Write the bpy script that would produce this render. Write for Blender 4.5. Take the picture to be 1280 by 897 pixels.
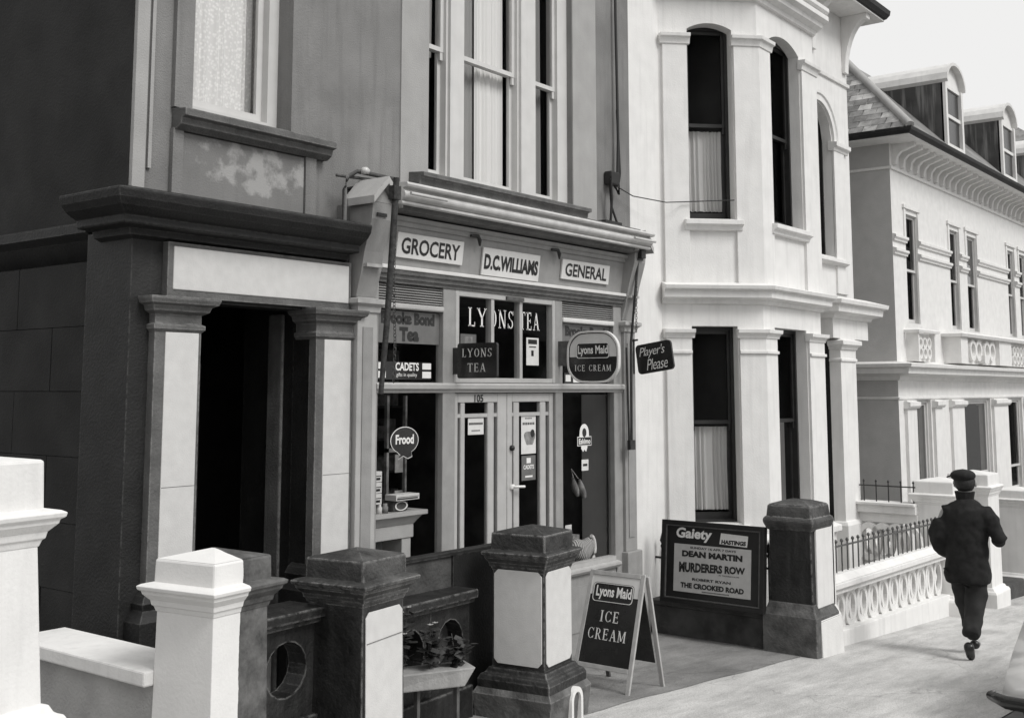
import bpy, bmesh, math, random
from mathutils import Vector, Matrix
R = math.radians
random.seed(5)
S = bpy.context.scene
for o in list(bpy.data.objects): bpy.data.objects.remove(o)
COL = S.collection

# ---------------------------------------------------------------- camera
cam = bpy.data.objects.new('camera', bpy.data.cameras.new('camera')); COL.objects.link(cam)
cam.location = (0, -6.2, 2.15)
cam.rotation_euler = (R(90 + 6.5), 0, R(37.8 - 90))
cam.data.sensor_width = 36; cam.data.lens = 36 * 1419 / 1280
cam.data.shift_y = -(448.5 - 325) / 1280
cam.data.clip_start = 0.05; cam.data.clip_end = 2000
S.camera = cam
S.render.resolution_x, S.render.resolution_y = 1024, 717

# ---------------------------------------------------------------- sky and sun (bright overcast)
W = bpy.data.worlds.new('World'); S.world = W; W.use_nodes = True
nt = W.node_tree; nt.nodes.clear()
out = nt.nodes.new('ShaderNodeOutputWorld'); bg = nt.nodes.new('ShaderNodeBackground')
sky = nt.nodes.new('ShaderNodeTexSky'); sky.sky_type = 'NISHITA'; sky.sun_disc = False
SUN_EL, SUN_AZ = 48, -90          # azimuth measured from +X towards +Y
sky.sun_elevation = R(SUN_EL); sky.sun_rotation = R(90 - SUN_AZ); sky.dust_density = 6; sky.air_density = 1.5
bw = nt.nodes.new('ShaderNodeRGBToBW')
mul = nt.nodes.new('ShaderNodeMath'); mul.operation = 'MULTIPLY_ADD'   # overcast: the clear sky evened out by cloud
mul.inputs[1].default_value = 0.12; mul.inputs[2].default_value = 6.3
comb = nt.nodes.new('ShaderNodeMix'); comb.data_type = 'RGBA'; comb.blend_type = 'MULTIPLY'; comb.inputs[0].default_value = 1
comb.inputs[7].default_value = (1, .996, .99, 1)
nt.links.new(sky.outputs[0], bw.inputs[0]); nt.links.new(bw.outputs[0], mul.inputs[0])
nt.links.new(mul.outputs[0], comb.inputs[6]); nt.links.new(comb.outputs[2], bg.inputs[0])
bg.inputs[1].default_value = 0.10; nt.links.new(bg.outputs[0], out.inputs[0])
sun = bpy.data.objects.new('sun', bpy.data.lights.new('sun', 'SUN')); COL.objects.link(sun)
sun.data.energy = 1.7; sun.data.angle = R(22); sun.data.color = (1, .992, .975)
sd = Vector((math.cos(R(SUN_EL)) * math.cos(R(SUN_AZ)), math.cos(R(SUN_EL)) * math.sin(R(SUN_AZ)), math.sin(R(SUN_EL))))
sun.rotation_euler = sd.to_track_quat('Z', 'Y').to_euler(); sun.location = (0, -10, 20)
S.view_settings.view_transform = 'Standard'; S.view_settings.look = 'None'
S.view_settings.exposure = 0.40; S.view_settings.gamma = 1

# ---------------------------------------------------------------- materials (a black and white photograph: warm greys)
def grey(v): return (v, v * .99, v * .972, 1)
def mat(name, base, var=.12, scale=6, rough=.75, bump=.15, streak=0, streak_v=None, blotch=0, blotch_v=None, metal=0, fine=60, spec=.4, coat=0):
    m = bpy.data.materials.new(name); m.use_nodes = True; n = m.node_tree; P = n.nodes['Principled BSDF']
    tc = n.nodes.new('ShaderNodeTexCoord'); g = n.nodes.new('ShaderNodeNewGeometry')
    no = n.nodes.new('ShaderNodeTexNoise'); no.inputs['Scale'].default_value = scale; no.inputs['Detail'].default_value = 8
    n.links.new(g.outputs['Position'], no.inputs['Vector'])
    rp = n.nodes.new('ShaderNodeValToRGB'); rp.color_ramp.elements[0].position = .3; rp.color_ramp.elements[1].position = .7
    rp.color_ramp.elements[0].color = grey(base * (1 - var)); rp.color_ramp.elements[1].color = grey(min(.9, base * (1 + var)))
    n.links.new(no.outputs[0], rp.inputs[0]); c = rp.outputs[0]
    def mixin(c, fac, col):
        mx = n.nodes.new('ShaderNodeMix'); mx.data_type = 'RGBA'; n.links.new(fac, mx.inputs[0]); n.links.new(c, mx.inputs[6])
        mx.inputs[7].default_value = grey(col); return mx.outputs[2]
    if blotch:
        b = n.nodes.new('ShaderNodeTexNoise'); b.inputs['Scale'].default_value = 1.3; b.inputs['Detail'].default_value = 10; b.inputs['Roughness'].default_value = .65
        n.links.new(g.outputs['Position'], b.inputs['Vector'])
        r2 = n.nodes.new('ShaderNodeValToRGB'); r2.color_ramp.elements[0].position = .52; r2.color_ramp.elements[1].position = .68
        r2.color_ramp.elements[1].color = (blotch, blotch, blotch, 1)
        n.links.new(b.outputs[0], r2.inputs[0]); c = mixin(c, r2.outputs[0], blotch_v if blotch_v is not None else base * .5)
    if streak:
        mp = n.nodes.new('ShaderNodeMapping'); mp.inputs['Scale'].default_value = (9, 9, .7); n.links.new(g.outputs['Position'], mp.inputs[0])
        s = n.nodes.new('ShaderNodeTexNoise'); s.inputs['Scale'].default_value = 1.6; s.inputs['Detail'].default_value = 6
        n.links.new(mp.outputs[0], s.inputs['Vector'])
        r3 = n.nodes.new('ShaderNodeValToRGB'); r3.color_ramp.elements[0].position = .5; r3.color_ramp.elements[1].position = .75
        r3.color_ramp.elements[1].color = (streak, streak, streak, 1)
        n.links.new(s.outputs[0], r3.inputs[0]); c = mixin(c, r3.outputs[0], streak_v if streak_v is not None else base * .55)
    n.links.new(c, P.inputs['Base Color'])
    P.inputs['Roughness'].default_value = rough; P.inputs['Metallic'].default_value = metal
    P.inputs['Specular IOR Level'].default_value = spec; P.inputs['Coat Weight'].default_value = coat
    if bump:
        f = n.nodes.new('ShaderNodeTexNoise'); f.inputs['Scale'].default_value = fine; f.inputs['Detail'].default_value = 5
        n.links.new(g.outputs['Position'], f.inputs['Vector'])
        ad = n.nodes.new('ShaderNodeMath'); ad.operation = 'ADD'; n.links.new(f.outputs[0], ad.inputs[0]); n.links.new(no.outputs[0], ad.inputs[1])
        bp = n.nodes.new('ShaderNodeBump'); bp.inputs['Strength'].default_value = bump; bp.inputs['Distance'].default_value = .02
        n.links.new(ad.outputs[0], bp.inputs['Height']); n.links.new(bp.outputs[0], P.inputs['Normal'])
    return m
def worn(m, v, fac=.6, rad=.016, lo=.004, hi=.07):
    """paint rubbed thin along the arrises of a mesh"""
    n = m.node_tree; P = n.nodes['Principled BSDF']; c = P.inputs['Base Color'].links[0].from_socket; g = n.nodes.new('ShaderNodeNewGeometry')
    be = n.nodes.new('ShaderNodeBevel'); be.samples = 4; be.inputs[0].default_value = rad; dt = n.nodes.new('ShaderNodeVectorMath'); dt.operation = 'DOT_PRODUCT'; n.links.new(be.outputs[0], dt.inputs[0]); n.links.new(g.outputs['Normal'], dt.inputs[1]); iv = n.nodes.new('ShaderNodeMath'); iv.operation = 'SUBTRACT'; iv.inputs[0].default_value = 1; n.links.new(dt.outputs['Value'], iv.inputs[1])
    r = n.nodes.new('ShaderNodeValToRGB'); r.color_ramp.elements[0].position = lo; r.color_ramp.elements[1].position = hi; n.links.new(iv.outputs[0], r.inputs[0])
    z = n.nodes.new('ShaderNodeTexNoise'); z.inputs['Scale'].default_value = 22; z.inputs['Detail'].default_value = 6; n.links.new(g.outputs['Position'], z.inputs[0])
    q = n.nodes.new('ShaderNodeValToRGB'); q.color_ramp.elements[0].position = .38; q.color_ramp.elements[1].position = .56; q.color_ramp.elements[1].color = (fac, fac, fac, 1); n.links.new(z.outputs[0], q.inputs[0])
    k = n.nodes.new('ShaderNodeMath'); k.operation = 'MULTIPLY'; n.links.new(r.outputs[0], k.inputs[0]); n.links.new(q.outputs[0], k.inputs[1])
    x = n.nodes.new('ShaderNodeMix'); x.data_type = 'RGBA'; n.links.new(k.outputs[0], x.inputs[0]); n.links.new(c, x.inputs[6]); x.inputs[7].default_value = grey(v); n.links.new(x.outputs[2], P.inputs['Base Color'])
M = {}
M['white'] = mat('white_masonry_paint', .71, .05, 5, .7, .12, streak=.35, streak_v=.50, blotch=.15, blotch_v=.6)
M['cream'] = mat('off_white_paint', .70, .06, 7, .7, .1, streak=.2, streak_v=.5)
M['panelpaint'] = mat('pale_panel_paint', .56, .05, 14, .8, .12, fine=120)
M['grime'] = mat('sooty_pier_paint', .014, .5, 9, .5, .4, streak=.5, streak_v=.045, blotch=.6, blotch_v=.05, fine=40)
M['capdark'] = mat('sooty_weathered_cap', .03, .5, 10, .75, .5, blotch=.9, blotch_v=.10, fine=45)
M['mossy'] = mat('weathered_stone', .10, .5, 7, .85, .5, blotch=.8, blotch_v=.025, fine=35)
M['render'] = mat('grey_wall_render', .19, .18, 2.0, .9, .3, streak=.5, streak_v=.12, blotch=.5, blotch_v=.26, fine=90)
M['render_pale'] = mat('pale_wall_render', .34, .1, 3, .9, .2, streak=.35, streak_v=.28, fine=90)
M['soot'] = mat('soot_black_render', .019, .35, 2.5, .9, .25, blotch=.6, blotch_v=.034, fine=60)
M['soot_trim'] = mat('soot_black_trim', .012, .4, 5, .6, .25, blotch=.5, blotch_v=.035)
M['stonegrey'] = mat('grey_stone_trim', .11, .25, 6, .8, .3, streak=.5, streak_v=.06)
M['shop'] = mat('faded_shop_paint', .27, .1, 9, .55, .15, streak=.3, streak_v=.19, fine=110)
M['shop_pale'] = mat('pale_shop_paint', .40, .07, 9, .5, .12, streak=.25, streak_v=.33, fine=110)
M['gutter'] = mat('enamelled_gutter', .50, .12, 11, .3, .1, blotch=.35, blotch_v=.3, spec=.6)
M['winwhite'] = mat('white_gloss_frame', .56, .05, 6, .45, .05, streak=.25, streak_v=.45)
M['winblack'] = mat('dark_sash_paint', .02, .3, 8, .4, .05)
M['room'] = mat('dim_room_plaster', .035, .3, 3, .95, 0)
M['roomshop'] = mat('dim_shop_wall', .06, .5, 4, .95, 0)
M['board'] = mat('white_sign_board', .62, .05, 8, .5, .08, streak=.2, streak_v=.5)
M['black'] = mat('black_letter_paint', .015, .2, 8, .4, 0)
M['enamel'] = mat('dark_enamel', .018, .25, 8, .25, .03, spec=.6)
M['letter'] = mat('white_letter_paint', .72, .04, 8, .4, 0)
M['paper'] = mat('printed_paper', .60, .06, 20, .7, 0)
M['film'] = mat('tinted_window_film', .125, .12, 10, .4, 0, streak=.3, streak_v=.2)
M['filmtext'] = mat('dark_film_lettering', .02, .2, 10, .5, 0)
M['poster'] = mat('poster_paper', .42, .06, 18, .75, 0)
M['iron'] = mat('black_iron', .025, .4, 20, .5, .15, fine=150)
M['greyiron'] = mat('dull_grey_iron', .08, .3, 20, .5, .1, fine=150)
M['rust'] = mat('rusted_dark_pole', .03, .6, 25, .7, .3, blotch=.5, blotch_v=.06)
M['cable'] = mat('black_rubber', .02, .1, 5, .6, 0)
M['wood'] = mat('pale_bare_wood', .40, .12, 18, .6, .1, streak=.3, streak_v=.28)
M['slate'] = mat('roof_slate', .17, .35, 4, .6, .2, blotch=.6, blotch_v=.33)
M['lead'] = mat('dark_lead_cladding', .055, .4, 3, .7, .2, streak=.8, streak_v=.26)
M['farrender'] = mat('grey_side_render', .44, .06, 5, .95, .2, blotch=.2, blotch_v=.37)
M['trough'] = mat('pale_concrete_trough', .30, .2, 8, .8, .2, streak=.4, streak_v=.15)
M['leaf'] = mat('dark_leaf', .035, .5, 12, .5, 0)
M['petal'] = mat('pale_petal', .30, .3, 12, .6, 0)
M['cloth'] = mat('black_wool_coat', .012, .4, 20, .95, .2, fine=200)
M['trouser'] = mat('dark_grey_trousers', .02, .3, 12, .9, .2, fine=120)
M['skin'] = mat('skin', .30, .1, 10, .5, 0)
M['hair'] = mat('dark_hair', .02, .4, 40, .6, .2)
M['leather'] = mat('black_leather', .015, .2, 10, .35, .05)
M['carpaint'] = mat('white_car_paint', .72, .01, 3, .22, 0, spec=.6, coat=.6)
M['chrome'] = mat('chrome', .75, .03, 5, .12, 0, metal=1)
M['tyre'] = mat('tyre_rubber', .02, .1, 5, .8, .1)
M['lens'] = mat('dark_lamp_glass', .03, .2, 6, .08, 0, spec=.8, coat=1)
M['interior'] = mat('display_goods', .20, .5, 14, .8, 0)
M['goodsdark'] = mat('dark_display_goods', .07, .5, 14, .8, 0)
M['leadpale'] = mat('pale_lead_roofing', .62, .08, 6, .6, .1, streak=.2)
M['stainwall'] = mat('stained_plinth', .05, .5, 5, .85, .4, blotch=.6, blotch_v=.08, fine=40)
M['cement'] = mat('cracked_cement', .36, .15, 4, .9, .4, blotch=.5, blotch_v=.5, fine=50)

for k_, v_, f_ in (('grime', .22, .8), ('capdark', .30, .8), ('soot_trim', .10, .6), ('stonegrey', .30, .6), ('mossy', .28, .7), ('white', .40, .3), ('shop_pale', .2, .4)): worn(M[k_], v_, f_)

def glass(name, refl, tint=.9):
    m = bpy.data.materials.new(name); m.use_nodes = True; n = m.node_tree; n.nodes.clear()
    o = n.nodes.new('ShaderNodeOutputMaterial'); t = n.nodes.new('ShaderNodeBsdfTransparent'); t.inputs[0].default_value = (tint, tint, tint, 1)
    gl = n.nodes.new('ShaderNodeBsdfGlossy'); gl.inputs['Roughness'].default_value = .03; gl.inputs[0].default_value = (.4, .4, .4, 1)
    f = n.nodes.new('ShaderNodeFresnel'); f.inputs[0].default_value = refl
    mx = n.nodes.new('ShaderNodeMixShader'); n.links.new(f.outputs[0], mx.inputs[0]); n.links.new(t.outputs[0], mx.inputs[1]); n.links.new(gl.outputs[0], mx.inputs[2])
    n.links.new(mx.outputs[0], o.inputs[0]); return m
M['glass'] = glass('window_glass', 1.10, .95)
M['shopglass'] = glass('shop_window_glass', 1.11, .95)

def curtainmat(name, v, tr, lace=0):
    m = bpy.data.materials.new(name); m.use_nodes = True; n = m.node_tree; P = n.nodes['Principled BSDF']
    P.inputs['Base Color'].default_value = grey(v); P.inputs['Roughness'].default_value = .9
    o = n.nodes['Material Output']; t = n.nodes.new('ShaderNodeBsdfTransparent'); mx = n.nodes.new('ShaderNodeMixShader'); mx.inputs[0].default_value = 1 - tr
    n.links.new(t.outputs[0], mx.inputs[1]); n.links.new(P.outputs[0], mx.inputs[2]); n.links.new(mx.outputs[0], o.inputs[0])
    if lace:
        g = n.nodes.new('ShaderNodeNewGeometry'); v1 = n.nodes.new('ShaderNodeTexVoronoi'); v1.inputs['Scale'].default_value = lace; n.links.new(g.outputs['Position'], v1.inputs['Vector'])
        r = n.nodes.new('ShaderNodeValToRGB'); r.color_ramp.elements[0].position = .15; r.color_ramp.elements[1].position = .55
        r.color_ramp.elements[0].color = grey(v); r.color_ramp.elements[1].color = grey(v * .8)
        n.links.new(v1.outputs['Distance'], r.inputs[0]); n.links.new(r.outputs[0], P.inputs['Base Color'])
    return m
M['net'] = curtainmat('net_curtain', .62, .12)
M['netdim'] = curtainmat('dim_net_curtain', .42, .35)
M['lace'] = curtainmat('lace_curtain', .86, .02, 40)
M['drape'] = curtainmat('grey_drape', .22, .0)
M['drape_pale'] = curtainmat('pale_drape', .72, .0)

# ---------------------------------------------------------------- helpers
def tag(o, label=None, cat=None, group=None, kind=None):
    if label: o['label'] = label
    if cat: o['category'] = cat
    if group: o['group'] = group
    if kind: o['kind'] = kind
    return o
def thing(name, loc, label, cat, group=None, rz=0):
    o = bpy.data.objects.new(name, None); o.empty_display_size = .1; COL.objects.link(o); o.location = loc; o.rotation_euler[2] = rz
    return tag(o, label, cat, group)
def rootloc(p):
    while p.parent: p = p.parent
    return Vector(p.location)
def link(name, me, parent=None, loc=(0, 0, 0), rot=(0, 0, 0), label=None):
    o = bpy.data.objects.new(name, me); COL.objects.link(o); o.location = loc; o.rotation_euler = rot
    if parent: o.parent = parent
    if label: o['label'] = label
    return o
class MB:
    def __init__(s): s.v = []; s.f = []; s.sm = []
    def add(s, vs, fs, smooth=False):
        k = len(s.v); s.v += [tuple(v) for v in vs]
        for f in fs: s.f.append(tuple(i + k for i in f)); s.sm.append(smooth)
        return s
    def box(s, x0, x1, y0, y1, z0, z1):
        return s.add([(x0, y0, z0), (x1, y0, z0), (x1, y1, z0), (x0, y1, z0), (x0, y0, z1), (x1, y0, z1), (x1, y1, z1), (x0, y1, z1)],
                     [(0, 3, 2, 1), (4, 5, 6, 7), (0, 1, 5, 4), (1, 2, 6, 5), (2, 3, 7, 6), (3, 0, 4, 7)])
    def prism(s, base, top, cap=True):
        n = len(base); fs = [(i, (i + 1) % n, n + (i + 1) % n, n + i) for i in range(n)]
        if cap: fs += [tuple(reversed(range(n))), tuple(range(n, 2 * n))]
        return s.add(list(base) + list(top), fs)
    def tube(s, pts, r, n=8, smooth=True):
        pts = [Vector(p) for p in pts]; rs = r if isinstance(r, (list, tuple)) else [r] * len(pts); vs = []
        for i, p in enumerate(pts):
            d = (pts[min(i + 1, len(pts) - 1)] - pts[max(i - 1, 0)])
            d = d.normalized() if d.length > 1e-9 else Vector((0, 0, 1))
            a = d.cross(Vector((0, 0, 1)) if abs(d.z) < .9 else Vector((1, 0, 0))).normalized(); b = d.cross(a)
            for k in range(n):
                t = 2 * math.pi * k / n; vs.append(p + (a * math.cos(t) + b * math.sin(t)) * rs[i])
        fs = [(i * n + k, i * n + (k + 1) % n, (i + 1) * n + (k + 1) % n, (i + 1) * n + k) for i in range(len(pts) - 1) for k in range(n)]
        s.add(vs, fs, smooth); m = len(pts)
        return s.add([], []) if n < 3 else s.add(vs[:n] + vs[-n:], [tuple(range(n)), tuple(reversed(range(n, 2 * n)))])
    def lathe(s, c, prof, n=14, smooth=True):
        vs = [(c[0] + r * math.cos(2 * math.pi * k / n), c[1] + r * math.sin(2 * math.pi * k / n), c[2] + z) for r, z in prof for k in range(n)]
        fs = [(i * n + k, i * n + (k + 1) % n, (i + 1) * n + (k + 1) % n, (i + 1) * n + k) for i in range(len(prof) - 1) for k in range(n)]
        return s.add(vs, fs, smooth)
    def sweep(s, path, prof, closed=False):
        """sweep a closed profile of (out, z) along a plan path; out is to the right of the path"""
        P = [Vector(p) for p in path]; n = len(P); m = len(prof); vs = []
        for i in range(n):
            a = P[i - 1] if (closed or i > 0) else None; b = P[(i + 1) % n] if (closed or i < n - 1) else None
            d1 = (P[i] - a).normalized() if a is not None else None; d2 = (b - P[i]).normalized() if b is not None else None
            if d1 is None: d1 = d2
            if d2 is None: d2 = d1
            n1 = Vector((d1.y, -d1.x)); n2 = Vector((d2.y, -d2.x)); mt = (n1 + n2)
            mt = mt / max(.25, (1 + n1.dot(n2)))
            for o, z in prof: vs.append((P[i].x + mt.x * o, P[i].y + mt.y * o, z))
        seg = n if closed else n - 1
        fs = [(i * m + k, ((i + 1) % n) * m + k, ((i + 1) % n) * m + (k + 1) % m, i * m + (k + 1) % m) for i in range(seg) for k in range(m)]
        if not closed: fs += [tuple(reversed(range(m))), tuple(range((n - 1) * m, n * m))]
        return s.add(vs, fs)
    def mesh(s, name, m, off=(0, 0, 0)):
        me = bpy.data.meshes.new(name); me.from_pydata([(a - off[0], b - off[1], c - off[2]) for a, b, c in s.v], [], s.f)
        me.polygons.foreach_set('use_smooth', s.sm)
        bm = bmesh.new(); bm.from_mesh(me); bmesh.ops.recalc_face_normals(bm, faces=bm.faces); bm.to_mesh(me); bm.free()
        me.materials.append(M[m] if isinstance(m, str) else m); me.update(); return me
    def build(s, name, m, parent=None, loc=None, label=None, bevel=0, local=False):
        off = (0, 0, 0)
        if not local: off = rootloc(parent) if parent else (loc or (0, 0, 0))
        o = link(name, s.mesh(name, m, off), parent, loc=(0, 0, 0) if parent else (loc or (0, 0, 0)), label=label)
        if bevel:
            b = o.modifiers.new('bevel', 'BEVEL'); b.width = bevel; b.segments = 2; b.limit_method = 'ANGLE'; b.angle_limit = R(40)
        return o
class Fr:
    """wall frame: u along the wall, o outwards, z up"""
    def __init__(s, x, y, dx, dy):
        l = math.hypot(dx, dy); s.O = Vector((x, y)); s.d = Vector((dx / l, dy / l)); s.n = Vector((s.d.y, -s.d.x))
    def pt(s, u, o, z): q = s.O + s.d * u + s.n * o; return (q.x, q.y, z)
    def xy(s, u, o=0): q = s.O + s.d * u + s.n * o; return (q.x, q.y)
    def box(s, mb, u0, u1, o0, o1, z0, z1):
        c = [(u0, o1), (u1, o1), (u1, o0), (u0, o0)]
        return mb.prism([s.pt(u, o, z0) for u, o in c], [s.pt(u, o, z1) for u, o in c])
def wall(mb, fr, L, z0, z1, ops, t=.25):
    """front and back skins with real openings (u0,u1,za,zb,rise) and reveals of depth t"""
    us = sorted(set([0, L] + [u for o in ops for u in o[:2]]))
    def q(u0, u1, a, b):
        if b - a > 1e-4:
            mb.add([fr.pt(u0, 0, a), fr.pt(u1, 0, a), fr.pt(u1, 0, b), fr.pt(u0, 0, b)], [(0, 1, 2, 3)])
            mb.add([fr.pt(u0, -t, a), fr.pt(u1, -t, a), fr.pt(u1, -t, b), fr.pt(u0, -t, b)], [(3, 2, 1, 0)])
    for u0, u1 in zip(us[:-1], us[1:]):
        z = z0
        for o in sorted([o for o in ops if o[0] <= u0 + 1e-6 and o[1] >= u1 - 1e-6], key=lambda o: o[2]): q(u0, u1, z, o[2]); z = o[3]
        q(u0, u1, z, z1)
    for (u0, u1, a, b, rise) in ops:
        sp = b - rise
        for u in (u0, u1): mb.add([fr.pt(u, 0, a), fr.pt(u, -t, a), fr.pt(u, -t, sp), fr.pt(u, 0, sp)], [(0, 1, 2, 3)])
        mb.add([fr.pt(u0, 0, a), fr.pt(u1, 0, a), fr.pt(u1, -t, a), fr.pt(u0, -t, a)], [(0, 1, 2, 3)])
        N = 14 if rise else 1; w = (u1 - u0) / 2; cu = (u0 + u1) / 2
        def az(u):
            if not rise: return b
            if rise >= w * .99: return sp + math.sqrt(max(0, w * w - (u - cu) ** 2)) * rise / w
            r = (w * w + rise * rise) / (2 * rise); return sp + math.sqrt(r * r - (u - cu) ** 2) - (r - rise)
        for i in range(N):
            ua = u0 + (u1 - u0) * i / N; ub = u0 + (u1 - u0) * (i + 1) / N; za, zb = az(ua), az(ub)
            mb.add([fr.pt(ua, 0, za), fr.pt(ub, 0, zb), fr.pt(ub, -t, zb), fr.pt(ua, -t, za)], [(0, 1, 2, 3)])
            if rise:
                mb.add([fr.pt(ua, 0, za), fr.pt(ub, 0, zb), fr.pt(ub, 0, b), fr.pt(ua, 0, b)], [(0, 1, 2, 3)])
                mb.add([fr.pt(ua, -t, za), fr.pt(ub, -t, zb), fr.pt(ub, -t, b), fr.pt(ua, -t, b)], [(3, 2, 1, 0)])
    return mb
def curtain(name, fr, u0, u1, o, z0, z1, m, parent, pleats=9, amp=.02, gather=0, label=None):
    mb = MB(); N = pleats * 6; rows = 5; vs = []
    rnd = [random.uniform(.6, 1.3) for _ in range(pleats + 2)]; ph = random.random() * 6
    for j in range(rows):
        z = z0 + (z1 - z0) * j / (rows - 1); k = 1 - gather * math.sin(math.pi * j / (rows - 1))
        for i in range(N + 1):
            t = i / N; a = amp * rnd[int(t * pleats)] * (1.1 - .5 * j / rows)
            vs.append(fr.pt(u0 + (u1 - u0) * t * k, o + a * math.sin((t + .035 * math.sin(9 * t + ph) + .02 * math.sin(23 * t + 2 * ph)) * pleats * 2 * math.pi + ph + .25 * j), z))
    mb.add(vs, [(j * (N + 1) + i, j * (N + 1) + i + 1, (j + 1) * (N + 1) + i + 1, (j + 1) * (N + 1) + i) for j in range(rows - 1) for i in range(N)], True)
    return mb.build(name, m, parent, label=label)
def window(parent, fr, u0, u1, z0, z1, o, zm, fm='winwhite', fw=.05, stile=.035, room=True, gm='glass', horn=True):
    """box frame with two sliding sashes; o is the outward offset of the frame face (negative = set back)"""
    mb = MB()
    fr.box(mb, u0, u0 + fw, o - .10, o, z0, z1); fr.box(mb, u1 - fw, u1, o - .10, o, z0, z1)
    fr.box(mb, u0 + fw, u1 - fw, o - .10, o, z1 - fw, z1); fr.box(mb, u0 + fw, u1 - fw, o - .10, o + .02, z0, z0 + fw * .8)
    w = mb.build('window', fm, parent)
    a, b = u0 + fw, u1 - fw
    for (za, zb, oo) in ((zm - .02, z1 - fw, -.03), (z0 + fw * .8, zm + .02, -.065)):
        sb = MB(); f0, f1 = o + oo - .03, o + oo
        fr.box(sb, a, a + stile, f0, f1, za, zb); fr.box(sb, b - stile, b, f0, f1, za, zb)
        fr.box(sb, a + stile, b - stile, f0, f1, za, za + (.04 if oo == -.03 else .07)); fr.box(sb, a + stile, b - stile, f0, f1, zb - .04, zb)
        if oo == -.03 and horn:
            for uu in (a + .004, b - stile + .002): fr.box(sb, uu, uu + stile - .006, f0 + .004, f1 - .004, za - .07, za)
        s = sb.build('sash', fm, w)
        g = MB(); om = (f0 + f1) / 2
        g.add([fr.pt(a + stile, om, za + .03), fr.pt(b - stile, om, za + .03), fr.pt(b - stile, om, zb - .03), fr.pt(a + stile, om, zb - .03)], [(0, 1, 2, 3)])
        g.build('pane', gm, w)
    return w
def room(mb, fr, u0, u1, z0, z1, o, d=1.5):
    """dim room behind a window, open towards it"""
    p = [fr.pt(u, oo, z) for oo in (o, o - d) for u, z in ((u0, z0), (u1, z0), (u1, z1), (u0, z1))]
    mb.add(p, [(0, 1, 5, 4), (1, 2, 6, 5), (2, 3, 7, 6), (3, 0, 4, 7), (4, 5, 6, 7)])
# --- lettering
def text_mesh(body, w, h, bold=0, shear=0, font_space=1.0, ext=0.0):
    c = bpy.data.curves.new('t', 'FONT'); c.body = body; c.size = 1; c.offset = bold; c.shear = shear; c.space_character = font_space; c.extrude = ext; c.resolution_u = 3
    o = bpy.data.objects.new('t', c); me = bpy.data.meshes.new_from_object(o); bpy.data.objects.remove(o)
    xs = [v.co.x for v in me.vertices]; ys = [v.co.y for v in me.vertices]
    x0, x1, y0, y1 = min(xs), max(xs), min(ys), max(ys); sx = w / (x1 - x0); sy = h / (y1 - y0)
    for v in me.vertices: v.co = ((v.co.x - x0) * sx, (v.co.y - y0) * sy, v.co.z)
    return me
SG = {  # thick-and-thin capitals: strokes (x0,y0,x1,y1,width); a = arc (cx,cy,rx,ry,t0,t1,wthick); s = serif (x,y,halfwidth)
 'L': [(.18, 0, .18, 1, .15), (.18, .03, .62, .03, .07), (.60, 0, .60, .24, .05), ('s', .18, 1, .16), ('s', .18, 0, .16)],
 'I': [(.2, 0, .2, 1, .16), ('s', .2, 1, .17), ('s', .2, 0, .17)],
 'Y': [(.06, 1, .38, .48, .15), (.74, 1, .42, .48, .08), (.4, 0, .4, .5, .15), ('s', .08, 1, .14), ('s', .72, 1, .12), ('s', .4, 0, .17)],
 'N': [(.12, 0, .12, 1, .07), (.1, 1, .68, 0, .16), (.7, 0, .7, 1, .07), ('s', .1, 1, .13), ('s', .12, 0, .14), ('s', .7, 1, .14)],
 'T': [(.38, 0, .38, 1, .15), (.02, .97, .74, .97, .07), (.03, .8, .03, 1, .05), (.73, .8, .73, 1, .05), ('s', .38, 0, .17)],
 'E': [(.16, 0, .16, 1, .15), (.1, .97, .6, .97, .07), (.1, .03, .62, .03, .07), (.16, .52, .5, .52, .06), (.59, .8, .59, 1, .05), (.61, 0, .61, .22, .05), (.5, .4, .5, .64, .05), ('s', .14, 0, .14), ('s', .14, 1, .14)],
 'A': [(.4, 1, .1, 0, .07), (.4, 1, .68, 0, .16), (.2, .34, .58, .34, .06), ('s', .1, 0, .13), ('s', .7, 0, .15)],
 'M': [(.12, 0, .12, 1, .07), (.14, 1, .46, .1, .15), (.8, 1, .48, .1, .07), (.84, 0, .84, 1, .15), ('s', .1, 1, .1), ('s', .12, 0, .14), ('s', .84, 0, .16), ('s', .86, 1, .1)],
 'R': [(.16, 0, .16, 1, .15), ('a', .3, .73, .3, .25, -90, 90, .13), (.16, .97, .32, .97, .06), (.16, .48, .32, .48, .06), (.34, .48, .66, 0, .15), ('s', .16, 0, .16), ('s', .1, 1, .1), ('s', .68, 0, .1)],
 'O': [('a', .42, .5, .36, .48, 0, 360, .13)],
 'C': [('a', .42, .5, .37, .48, 45, 315, .13), (.7, .7, .7, .98, .05), (.7, .05, .7, .28, .05)],
 'S': [('a', .34, .74, .24, .23, 30, 260, .11), ('a', .34, .26, .26, .24, -150, 95, .11), (.6, .74, .6, .98, .05), (.06, .02, .06, .28, .05)],
 ' ': []}
SW = {'L': .72, 'I': .44, 'Y': .84, 'N': .86, 'T': .8, 'E': .74, 'A': .84, 'M': 1.02, 'R': .8, 'O': .88, 'C': .82, 'S': .7, ' ': .5}
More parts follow.
